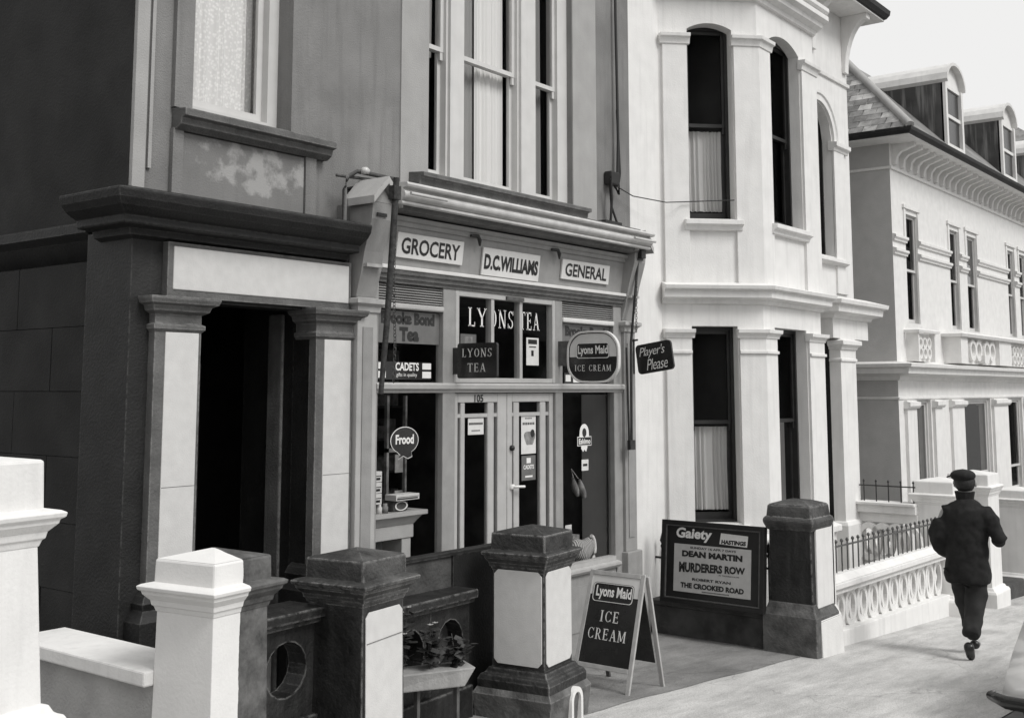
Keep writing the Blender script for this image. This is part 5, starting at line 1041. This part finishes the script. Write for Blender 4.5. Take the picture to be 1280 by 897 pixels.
# flower trough on a stand, plants in it
t = thing('flower_trough', (5.3, -1.45, .1), 'pale concrete flower trough on thin legs between two black gate piers', 'trough')
mb = MB(); mb.prism([(5.02, -1.22, .33), (5.56, -1.52, .33), (5.64, -1.38, .33), (5.10, -1.08, .33)], [(4.98, -1.23, .44), (5.62, -1.56, .44), (5.72, -1.38, .44), (5.08, -1.05, .44)]); mb.build('trough', 'trough', t, bevel=.008)
for x_, yy_ in ((5.08, -1.18), (5.34, -1.31), (5.56, -1.44)): p = MB(); p.box(x_, x_ + .025, yy_ - .015, yy_ + .015, -.05, .33); p.build('leg', 'greyiron', t)
def plant(x_, y_, z_, h, n_, lab, fl=0):
    t = thing('potted_plant', (x_, y_, z_), lab, 'plant', 'plants growing in the flower trough'); rnd = random.Random(int(x_ * 1000))
    s = MB(); f = MB(); c = MB()
    for k in range(n_):
        a = rnd.uniform(0, 6.28); sp = rnd.uniform(.02, .16); hh = h * rnd.uniform(.5, 1); tip = Vector((x_ + sp * math.cos(a), y_ + sp * .6 * math.sin(a), z_ + hh)); b = Vector((x_, y_, z_)); m_ = b.lerp(tip, .5) + Vector((0, 0, .03)); s.tube([b, m_, tip], .003, 4)
        for j in range(14):
            q = b.lerp(tip, rnd.uniform(.2, 1)) + Vector((rnd.uniform(-.03, .03), rnd.uniform(-.03, .03), 0)); an = rnd.uniform(0, 6.28); l_ = rnd.uniform(.035, .075); u_ = Vector((math.cos(an), math.sin(an), rnd.uniform(-.9, .8))).normalized() * l_; v_ = u_.cross(Vector((0, 0, 1))).normalized() * l_ * .5
            f.add([q, q + u_ * .5 + v_, q + u_, q + u_ * .5 - v_], [(0, 1, 2, 3)])
        if k < fl:
            q = tip + Vector((0, 0, .01))
            for j in range(6): an = j * 1.047; u_ = Vector((math.cos(an), math.sin(an), .4)) * .022; v_ = Vector((-math.sin(an), math.cos(an), 0)) * .009; c.add([q, q + u_ * .6 + v_, q + u_, q + u_ * .6 - v_], [(0, 1, 2, 3)])
    s.build('stem', 'leaf', t); tag(f.build('foliage', 'leaf', t), kind='stuff')
    if fl: c.build('flower', 'petal', t)
plant(5.10, -1.18, .43, .26, 9, 'bushy dark plant at the left end of the flower trough'); plant(5.24, -1.25, .43, .42, 9, 'tallest plant with small pale flowers in the flower trough', 6)
plant(5.42, -1.35, .43, .30, 8, 'loose dark plant in the right half of the flower trough', 3); plant(5.57, -1.43, .43, .20, 7, 'low plant spilling over the right end of the flower trough', 1)

# ================================================================= RAILED PLINTH, POSTER BOARD
t = thing('plinth_wall', (10.42, -.8, -.35), 'low sooty plinth wall under the cinema poster board', 'wall')
mb = MB(); mb.box(10.30, 10.55, -1.36, .0, -.6, -.02); mb.box(10.27, 10.58, -1.34, -.0, -.02, .03); mb.build('plinth', 'stainwall', t, bevel=.012)
t = thing('iron_railing', (10.42, -.8, .03), 'black spear-headed iron railing behind the cinema poster board', 'railing')
br = MB(); br.tube([(0, 0, 0), (0, 0, .50)], .009, 6); br.lathe((0, 0, .50), [(.012, 0), (.02, .02), (.008, .04), (.024, .075), (.012, .12), (0, .16)], 8); bme = br.mesh('bar', 'iron')
for k in range(9): link('bar', bme, t, Vector((10.42, -.08 - k * .148, .03)) - rootloc(t))
mb = MB(); mb.box(10.41, 10.43, -1.34, 0, .42, .44); mb.build('rail', 'iron', t)
t = thing('poster_board', (10.22, -.78, .03), 'black framed cinema poster board headed Gaiety leaning on the railing beside the shop', 'poster board')
xd = Vector((0, -1, 0)); lean = R(5); up = Vector((math.sin(lean), 0, math.cos(lean))); bc = Vector((10.20, -.765, .445)); P_ = Pl(bc, xd, up); W_, H_ = 1.12, .80
mb = MB(); P_.rect(mb, -W_ / 2, W_ / 2, -H_ / 2, H_ / 2, -.05, 0); mb.build('board', 'black', t, bevel=.004)
def frame(nm, w, h, k, o0, o1, m): 
    b = MB(); P_.rect(b, -w / 2, w / 2, h / 2 - k, h / 2, o0, o1); P_.rect(b, -w / 2, w / 2, -h / 2, -h / 2 + k, o0, o1); P_.rect(b, -w / 2, -w / 2 + k, -h / 2 + k, h / 2 - k, o0, o1); P_.rect(b, w / 2 - k, w / 2, -h / 2 + k, h / 2 - k, o0, o1); return b.build(nm, m, t, bevel=.002)
frame('frame', W_, H_, .04, .0, .022, 'black'); frame('inner_beading', W_ - .085, H_ - .085, .014, .0, .016, 'greyiron')
mb = MB(); P_.rect(mb, -.42, .42, -.285, .175, 0, .003); pst = mb.build('poster', 'poster', t)
mb = MB(); P_.plate(mb, [(.08, .205), (.375, .195), (.385, .30), (.095, .31)], 0, .003); lab_ = mb.build('address_label', 'paper', t)
P_.text(text_mesh('Gaiety', .40, .13, .035, .12), 'letter', -.40, .205, .004, t)
def ptx(tx, a, b, w, h, bo=.04, m='black', par=pst, sh=0, warp=None):
    me = text_mesh(tx, w, h, bo, sh)
    if warp:
        for v in me.vertices: v.co.y = v.co.y * warp(v.co.x / w)[0] + warp(v.co.x / w)[1]
    put_text(me, m, P_.pt(a, b, .0042), P_.x, P_.u, par)
ptx('QUEENS RD.', .11, .262, .25, .034, .04, 'black', lab_, .1); ptx('HASTINGS', .10, .207, .265, .042, .06, 'black', lab_, .1)
ptx('SUNDAY 16 APR 7 DAYS', -.24, .135, .50, .022, .03)
ptx('DEAN MARTIN', -.33, .055, .66, .06, .06)
ptx('MURDERERS ROW', -.36, -.07, .72, .09, .05, warp=lambda u: (1.15 - .45 * u, -.03 + .04 * u))
ptx('IN TECHNICOLOR', .08, -.098, .22, .012, .02); ptx('ROBERT RYAN', -.21, -.168, .42, .026, .04); ptx('THE CROOKED ROAD', -.34, -.245, .69, .052, .055)
mb = MB()
for k in range(22): P_.rect(mb, -.10 + k * .0135, -.091 + k * .0135, -.272, -.262, .003, .0042)
mb.build('small_print', 'black', pst)

# ================================================================= WHITE BALUSTRADE WITH RAILING
t = thing('balustrade', (12.8, -1.6, -.5), 'white balustrade of interlaced ovals along the pavement in front of the bay house', 'balustrade')
XA, XB = 10.75, 14.52
def zs_(x): return .30 - .014 * (x - 11.15)
mb = MB(); 
def sloped(mb, y0, y1, za, zb, xa=XA, xb=XB): mb.prism([(xa, y0, zs_(xa) + za), (xb, y0, zs_(xb) + za), (xb, y1, zs_(xb) + za), (xa, y1, zs_(xa) + za)], [(xa, y0, zs_(xa) + zb), (xb, y0, zs_(xb) + zb), (xb, y1, zs_(xb) + zb), (xa, y1, zs_(xa) + zb)])
sloped(mb, -1.74, -1.44, -.10, -.045); c_ = [(-1.72, -.044), (-1.46, -.044), (-1.55, .01), (-1.63, .01)]
mb.prism([(XA, y, zs_(XA) + z) for y, z in c_], [(XB, y, zs_(XB) + z) for y, z in c_]); sloped(mb, -1.70, -1.48, -.16, -.101); mb.build('coping', 'white', t, bevel=.008)
mb = MB(); mb.prism([(XA, -1.71, -1.0), (XB, -1.71, -1.2), (XB, -1.47, -1.2), (XA, -1.47, -1.0)], [(XA, -1.71, -.20), (XB, -1.71, -.33), (XB, -1.47, -.33), (XA, -1.47, -.2)]); mb.build('plinth', 'white', t, bevel=.01)
mb = MB(); mb.box(XA, XB, -1.545, -1.53, -.40, .15); mb.build('backing', 'stonegrey', t) if False else None
rg = ring(.158, .05, .045, 22, 1, 1).mesh('oval_ring', 'white')
k = 0; x_ = XA + .20
while x_ < XB - .05:
    zb_ = -.20 - .035 * (x_ - XA); zt_ = zs_(x_) - .16; zc = (zt_ + zb_) / 2; hh = (zt_ - zb_) / 2 + .012
    o = link('oval_ring', rg, t, Vector((x_, -1.565 + (.012 if k % 2 else -.012), zc)) - rootloc(t)); o.scale = (.98, 1, hh / .155); x_ += .155; k += 1
dg = MB(); dg.prism([(0, 0, -.05), (.03, 0, 0), (0, 0, .05), (-.03, 0, 0)], [(0, .05, -.05), (.03, .05, 0), (0, .05, .05), (-.03, .05, 0)]); dgm = dg.mesh('lozenge', 'white')
x_ = XA + .20
while x_ < XB - .05: link('lozenge', dgm, t, Vector((x_, -1.60, (zs_(x_) - .16 - .20 - .035 * (x_ - XA)) / 2)) - rootloc(t)); x_ += .155
t = thing('iron_railing', (12.8, -1.57, .28), 'thin grey iron railing of close upright bars on top of the white balustrade', 'railing')
br = MB(); br.tube([(0, 0, 0), (0, 0, .30)], .0085, 6); br.lathe((0, 0, .30), [(.009, 0), (.018, .012), (.014, .03), (0, .042)], 6); bme = br.mesh('bar', 'greyiron')
x_ = XA + .42
while x_ < XB: link('bar', bme, t, Vector((x_, -1.58, zs_(x_))) - rootloc(t)); x_ += .15
mb = MB(); mb.prism([(XA + .35, -1.587, zs_(XA) + .255), (XB, -1.587, zs_(XB) + .255), (XB, -1.573, zs_(XB) + .255), (XA + .35, -1.573, zs_(XA) + .255)], [(XA + .35, -1.587, zs_(XA) + .272), (XB, -1.587, zs_(XB) + .272), (XB, -1.573, zs_(XB) + .272), (XA + .35, -1.573, zs_(XA) + .272)]); mb.build('rail', 'greyiron', t)
# side wall of the entrance steps with pierced arches
t = thing('step_wall', (14.5, -.7, -.3), 'white pierced side wall of the entrance steps behind the balustrade', 'wall')
mb = MB(); mb.box(14.40, 14.62, -1.36, -.62, .60, .70); mb.box(14.36, 14.66, -1.36, -.62, .70, .735); mb.build('coping', 'white', t, bevel=.006)
mb = MB(); mb.box(14.46, 14.56, -1.36, -.62, .48, .60); mb.box(14.46, 14.56, -1.36, -.62, -.8, -.0); mb.build('wall', 'cream', t)
rr3 = ring(.16, .05, .08, 18, 1, 1.5).mesh('stone_ring', 'cream')
for k in range(4): link('stone_ring', rr3, t, Vector((14.47, -.76 - k * .17, .24)) - rootloc(t), (0, 0, R(-90)))
t = thing('iron_railing', (14.5, -.9, .73), 'low black iron railing of wide spaced bars on the entrance step wall', 'railing')
br = MB(); br.tube([(0, 0, 0), (0, 0, .24)], .008, 6); br.lathe((0, 0, .24), [(.008, 0), (.016, .012), (0, .04)], 6); bme = br.mesh('bar', 'iron')
for k in range(9): link('bar', bme, t, Vector((14.5, -.05 - k * .158, .735)) - rootloc(t))
mb = MB(); mb.box(14.493, 14.507, -1.34, .0, .925, .94); mb.build('rail', 'iron', t)

# ================================================================= A-BOARD
t = thing('a_board', (7.75, -1.25, -.14), 'wooden framed pavement A-board advertising Lyons Maid ice cream', 'a-board')
def aleg(xf, xt, ya, yb, zt, zf, w_=.035, d_=.022): 
    b = MB(); b.prism([(xf, ya, zf), (xf, ya - w_, zf), (xf + d_, ya - w_, zf), (xf + d_, ya, zf)], [(xt, yb, zt), (xt, yb - w_, zt), (xt + d_, yb - w_, zt), (xt + d_, yb, zt)]); return b
zt, xt = .725, 7.74; xf, xbk = 7.48, 7.98; yl, yr = -.965, -1.50
for (ya) in (yl, yr + .035): aleg(xf, xt, ya, ya - (.03 if ya > -1.2 else -.0), zt, gz(xf)).build('leg', 'wood', t, bevel=.003)
for (ya) in (yl - .01, yr + .025): aleg(xbk, xt + .03, ya, ya, zt - .02, gz(xbk)).build('leg', 'wood' if ya < -1.2 else 'greyiron', t, bevel=.003)
up = Vector((xt - xf, 0, zt - gz(xf))).normalized(); c_ = Vector((xf, (yl + yr) / 2, gz(xf))); P_ = Pl(tuple(c_), (0, -1, 0), tuple(up)); HL = math.hypot(xt - xf, zt - gz(xf)); wf = (yl - yr)
mb = MB(); P_.rect(mb, -wf / 2 + .062, wf / 2 - .036, HL - .035, HL, -.02, .002); mb.build('cross_rail', 'wood', t, bevel=.003)
mb = MB(); P_.rect(mb, -wf / 2 + .04, wf / 2 - .036, .15, .185, -.02, .002); mb.build('cross_rail', 'wood', t, bevel=.003)
mb = MB(); P_.rect(mb, -wf / 2 + .03, wf / 2 - .03, .18, HL - .03, -.014, -.006); mb.build('panel', 'board', t)
mb = MB(); P_.rect(mb, -wf / 2 + .036, wf / 2 - .036, .186, HL - .185, -.006, -.0045); mb.build('dark_field', 'enamel', t)
mb = MB(); q_ = Pl(P_.pt(0, HL - .165, 0), P_.x, P_.u); q_.plate(mb, rounded(.375, .150, .03), -.0045, -.002); nm = mb.build('name_panel', 'enamel', t)
mb = MB(); q_.rim(mb, rounded(.368, .142, .028), (.97, .94), -.002, -.001); mb.build('name_outline', 'letter', nm)
P_.text(text_mesh('Lyons Maid', .325, .105, .03), 'letter', -.155, HL - .22, -.0008, t)
P_.text(serif_mesh('ICE', .165, .085), 'letter', -.085, HL - .385, -.003, t); P_.text(serif_mesh('CREAM', .345, .085), 'letter', -.175, HL - .52, -.003, t)
up2 = Vector((xt - xbk, 0, zt - gz(xbk))).normalized(); q_ = Pl((xbk, (yl + yr) / 2, gz(xbk)), (0, 1, 0), tuple(up2)); mb = MB(); q_.rect(mb, -wf / 2 + .03, wf / 2 - .03, .20, .78, -.012, -.004); mb.build('rear_panel', 'enamel', t)

# ================================================================= WALKING MAN
PM = thing('person', (11.55, -2.80, gz(11.55)), 'man in a black overcoat and flat cap walking away along the pavement', 'person', rz=R(-90 + 6))
def skin_mesh(name, nodes, edges, m, parent, sub=2, root=0):
    me = bpy.data.meshes.new(name); me.from_pydata([n_[0] for n_ in nodes], edges, []); o = link(name, me, parent); me.materials.append(M[m]); 
    md = o.modifiers.new('skin', 'SKIN'); md.use_smooth_shade = True
    for i, n_ in enumerate(nodes):
        r_ = n_[1]; sv = me.skin_vertices[0].data[i]; sv.radius = (r_, r_) if not isinstance(r_, tuple) else r_; sv.use_root = (i == root)
    s_ = o.modifiers.new('sub', 'SUBSURF'); s_.levels = sub; s_.render_levels = sub; return o
# local axes: +y is where he walks, +x his right. Right arm bent out at the elbow, left hand in pocket, walking mid-stride
J = dict(pel=(0, 0, .92), waist=(0, .01, 1.05), chest=(0, .02, 1.27), neck0=(0, .01, 1.44), neck=(0, .03, 1.50), head0=(0, .05, 1.56), head=(0, .06, 1.66),
  shR=(.19, .01, 1.38), elR=(.31, -.04, 1.13), wrR=(.24, .20, 1.08), shL=(-.19, .01, 1.38), elL=(-.255, -.05, 1.12), wrL=(-.185, .10, .93),
  hipR=(.09, 0, .88), knR=(.06, -.04, .50), anR=(.035, -.24, .25), hipL=(-.09, 0, .88), knL=(-.03, .16, .50), anL=(-.02, .30, .10))
nodes = []; ix = {}
def nd(k, r_): ix[k] = len(nodes); nodes.append((J[k], r_))
for k, r_ in (('pel', .13), ('waist', .125), ('chest', .15), ('neck0', .08), ('neck', .052), ('head0', .075), ('head', .088), ('shR', .05), ('elR', .036), ('wrR', .028), ('shL', .05), ('elL', .036), ('wrL', .028), ('hipR', .085), ('knR', .045), ('anR', .022), ('hipL', .085), ('knL', .045), ('anL', .022)): nd(k, r_)
E_ = [('pel', 'waist'), ('waist', 'chest'), ('chest', 'neck0'), ('neck0', 'neck'), ('neck', 'head0'), ('head0', 'head'), ('chest', 'shR'), ('shR', 'elR'), ('elR', 'wrR'), ('chest', 'shL'), ('shL', 'elL'), ('elL', 'wrL'), ('pel', 'hipR'), ('hipR', 'knR'), ('knR', 'anR'), ('pel', 'hipL'), ('hipL', 'knL'), ('knL', 'anL')]
edges = [(ix[a_], ix[b_]) for a_, b_ in E_]
for s_, wr in ((1, 'wrR'), (-1, 'wrL')):      # palm, four fingers and a thumb
    w0 = Vector(J[wr]); dr = (w0 - Vector(J['elR' if s_ > 0 else 'elL'])).normalized(); sd_ = Vector((-s_ * .5, -.3, .8)).normalized(); sd_ = (sd_ - dr * sd_.dot(dr)).normalized(); cu_ = dr.cross(sd_)
    pk = len(nodes); nodes.append((tuple(w0 + dr * .06), (.034, .018))); edges.append((ix[wr], pk))
    for f_ in range(4):
        b0 = w0 + dr * .095 + sd_ * (.03 - .02 * f_); l_ = (.07, .08, .075, .058)[f_]; k0 = len(nodes)
        nodes += [(tuple(b0), .0095), (tuple(b0 + dr * l_ * .55 + cu_ * .012), .0085), (tuple(b0 + dr * l_ * .8 + cu_ * .04), .007)]; edges += [(pk, k0), (k0, k0 + 1), (k0 + 1, k0 + 2)]
    k0 = len(nodes); nodes += [(tuple(w0 + dr * .035 + sd_ * .035 + cu_ * .01), .011), (tuple(w0 + dr * .075 + sd_ * .055 + cu_ * .03), .009)]; edges += [(pk, k0), (k0, k0 + 1)]
skin_mesh('body', nodes, edges, 'skin', PM)
mb = MB(); cs_ = [(.685, .15, .12, -.01), (.70, .205, .165, -.01), (.78, .215, .17, -.01), (.90, .20, .16, -.005), (1.04, .195, .15, 0), (1.18, .205, .15, .0), (1.30, .215, .145, .0), (1.38, .20, .125, .005), (1.44, .135, .10, .01), (1.485, .075, .075, .025), (1.50, .03, .03, .03)]; n_ = 24
vs = [(rx * math.cos(2 * math.pi * i / n_), cy + ry * math.sin(2 * math.pi * i / n_), z) for z, rx, ry, cy in cs_ for i in range(n_)]
mb.add(vs, [(j * n_ + i, j * n_ + (i + 1) % n_, (j + 1) * n_ + (i + 1) % n_, (j + 1) * n_ + i) for j in range(len(cs_) - 1) for i in range(n_)] + [tuple(range(n_)), tuple(range((len(cs_) - 1) * n_, len(cs_) * n_))], True)
mb.tube([(.10, .0, 1.36), (.175, .0, 1.355), (.24, -.01, 1.27), J['elR'], (.285, .06, 1.11), (.25, .165, 1.085)], [.07, .088, .085, .078, .068, .054], 14)
mb.tube([(-.10, .0, 1.36), (-.17, .0, 1.35), (-.215, -.02, 1.26), J['elL'], (-.235, .0, 1.03), (-.19, .07, .95)], [.07, .09, .095, .095, .085, .065], 14)
co = mb.build('coat', 'cloth', PM, local=True)
md = co.modifiers.new('remesh', 'REMESH'); md.mode = 'VOXEL'; md.voxel_size = .014; md.use_smooth_shade = True; md = co.modifiers.new('smooth', 'SMOOTH'); md.iterations = 6; md.factor = .6
tx_ = bpy.data.textures.new('cloth_folds', 'CLOUDS'); tx_.noise_scale = .11; tx_.noise_depth = 1
md = co.modifiers.new('folds', 'DISPLACE'); md.texture = tx_; md.strength = .035; md.mid_level = .5
tn = [((0, 0, .86), .14), ((.075, 0, .76), .115), ((.075, -.03, .56), .125), ((.06, -.14, .38), .10), ((.045, -.27, .22), .104), ((-.075, .0, .76), .115), ((-.05, .13, .50), .118), ((-.03, .20, .30), .09), ((-.02, .26, .11), .092)]
tr_ = skin_mesh('trousers', tn, [(0, 1), (1, 2), (2, 3), (3, 4), (0, 5), (5, 6), (6, 7), (7, 8)], 'trouser', PM, 3)
md = tr_.modifiers.new('folds', 'DISPLACE'); md.texture = tx_; md.strength = .035; md.mid_level = .75
for s_, A_, T_ in ((1, (.035, -.315, .185), (.03, -.20, .05)), (-1, (-.02, .27, .06), (-.03, .45, .04))):
    a_ = Vector(A_); b_ = Vector(T_); skin_mesh('shoe', [(tuple(a_), .06), (tuple(a_.lerp(b_, .5)), (.047, .04)), (tuple(b_), (.044, .028)), (tuple(b_ + (b_ - a_).normalized() * .05), (.03, .018))], [(0, 1), (1, 2), (2, 3)], 'leather', PM, 2)
hd = Vector(J['head'])
mb = MB(); vs = []; nn = 18
def ell(mb, c, rx, ry, rz_, z0=-1, z1=1, rows=9, tilt=0):
    k = [];  
    for j in range(rows + 1):
        zz = z0 + (z1 - z0) * j / rows; r_ = math.sqrt(max(0, 1 - zz * zz))
        for i in range(nn): a_ = 2 * math.pi * i / nn; k.append((c[0] + rx * r_ * math.cos(a_), c[1] + ry * r_ * math.sin(a_), c[2] + rz_ * zz + tilt * r_ * math.sin(a_)))
    return mb.add(k, [(j * nn + i, j * nn + (i + 1) % nn, (j + 1) * nn + (i + 1) % nn, (j + 1) * nn + i) for j in range(rows) for i in range(nn)], True)
ell(mb, (0, .045, 1.645), .098, .108, .11, -.95, .7); mb.build('hair', 'hair', PM, local=True)
mb = MB(); ell(mb, (-.012, .035, 1.705), .118, .135, .064, -.7, 1, 8); mb.build('cap_crown', 'cloth', PM, local=True)
mb = MB(); pk = [(-.10, .00, 1.70), (-.155, .03, 1.68), (-.175, .08, 1.675), (-.16, .12, 1.68), (-.09, .14, 1.70)]; mb.prism(pk, [(a_, b_, c + .014) for a_, b_, c in pk]); mb.build('cap_peak', 'cloth', PM, local=True, bevel=.004)
for s_ in (-1, 1): mb = MB(); ell(mb, (s_ * .098, .06, 1.63), .012, .022, .035); mb.build('ear', 'skin', PM, local=True)
mb = MB(); mb.tube([(-.075, .06, 1.585), (-.10, .10, 1.60), (-.112, .10, 1.625), (-.085, .12, 1.66)], [.01, .016, .012, .008], 8); mb.build('nose', 'skin', PM, local=True)
for k in (0, 1): mb = MB(); ell(mb, (-.085 + .03 * k, .105 + .03 * k, 1.655), .009, .009, .009, rows=5); mb.build('eye', 'black', PM, local=True)
mb = MB(); mb.tube([(-.088, .10, 1.592), (-.07, .125, 1.59), (-.05, .14, 1.592)], .006, 6); mb.build('mouth', 'trouser', PM, local=True)
mb = MB(); mb.sweep([(.075 * math.cos(a_), .02 + .07 * math.sin(a_)) for a_ in [-2 * math.pi * i / 14 for i in range(14)]], [(.0, 1.44), (.035, 1.45), (.012, 1.555), (-.02, 1.555)], closed=True); mb.build('collar', 'cloth', PM, local=True)

# ================================================================= PARKED CAR (only its near corner is in the picture)
CR = thing('parked_car', (9.6, -4.7, gz(9.6) - .12), 'white parked saloon car, only its bumper corner showing at the bottom right', 'car')
zg = gz(8.1) - .12; CW = .78; x0c = 8.0; yc = -4.735
def carsec(x, hw, zb_, zs2, zt2): # lower, shoulder, top half-section
    return [(x, -hw * .94, zb_), (x, -hw, (zb_ + zs2) / 2), (x, -hw * .96, zs2), (x, -hw * .55, zt2), (x, 0, zt2 + .015), (x, hw * .55, zt2), (x, hw * .96, zs2), (x, hw, (zb_ + zs2) / 2), (x, hw * .94, zb_)]
secs = [(.06, .66, .40, .50, .53), (.12, .74, .34, .56, .60), (.40, .765, .28, .66, .72), (.9, .78, .22, .86, .92), (1.1, .78, .22, .87, .94), (2.6, .78, .22, .88, .95), (3.1, .78, .22, .84, .92), (3.7, .75, .26, .78, .86), (3.85, .66, .36, .62, .70)]
mb = MB(); vs = []
for s_ in secs: vs += carsec(*s_)
mb.add([(a_ + x0c, b_ + yc, c + zg) for a_, b_, c in vs], [(j * 9 + i, j * 9 + i + 1, (j + 1) * 9 + i + 1, (j + 1) * 9 + i) for j in range(len(secs) - 1) for i in range(8)] + [tuple(range(9)), tuple(range((len(secs) - 1) * 9, len(secs) * 9))], True); mb.build('body', 'carpaint', CR)
mb = MB(); mb.prism([(x0c + 1.25, yc - .62, zg + .88), (x0c + 3.0, yc - .62, zg + .90), (x0c + 3.0, yc + .60, zg + .90), (x0c + 1.25, yc + .60, zg + .88)], [(x0c + 1.6, yc - .50, zg + 1.38), (x0c + 2.5, yc - .52, zg + 1.40), (x0c + 2.5, yc + .52, zg + 1.40), (x0c + 1.6, yc + .50, zg + 1.38)]); mb.build('window_band', 'lens', CR, bevel=.03)
mb = MB(); mb.box(x0c + 1.58, x0c + 2.52, yc - .52, yc + .51, zg + 1.385, zg + 1.43); mb.build('roof', 'carpaint', CR, bevel=.02)
mb = MB(); bp = [(x0c + .16, yc + .80), (x0c + .04, yc + .79), (x0c - .08, yc + .66), (x0c - .13, yc), (x0c - .08, yc - .66), (x0c + .04, yc - .79), (x0c + .16, yc - .80)]
mb.tube([(a_ + .01, b_, zg + .49) for a_, b_ in bp[3:-3]], .016, 8); bu = mb.build('bumper_rim', 'chrome', CR)
mb = MB(); mb.tube([(a_, b_, zg + .44) for a_, b_ in bp], [.012, .03, .042] + [.05] * (len(bp) - 6) + [.042, .03, .012], 12); mb.build('bumper', 'enamel', CR)
for s_ in (-1, 1):
    mb = MB(); mb.tube([(x0c + .10, yc + s_ * .30, zg + .47), (x0c + .03, yc + s_ * .30, zg + .47)], [.04, .035], 14); mb.build('rear_lamp', 'lens', CR)
for xx in (1.0, 3.05):
    for s_ in (-1, 1):
        w = MB(); w.tube([(x0c + xx, yc + s_ * .77, zg + .29), (x0c + xx, yc + s_ * .62, zg + .29)], .29, 20); wo = w.build('wheel', 'tyre', CR)
        w = MB(); w.tube([(x0c + xx, yc + s_ * .78, zg + .29), (x0c + xx, yc + s_ * .765, zg + .29)], .16, 16); w.build('hubcap', 'chrome', wo)
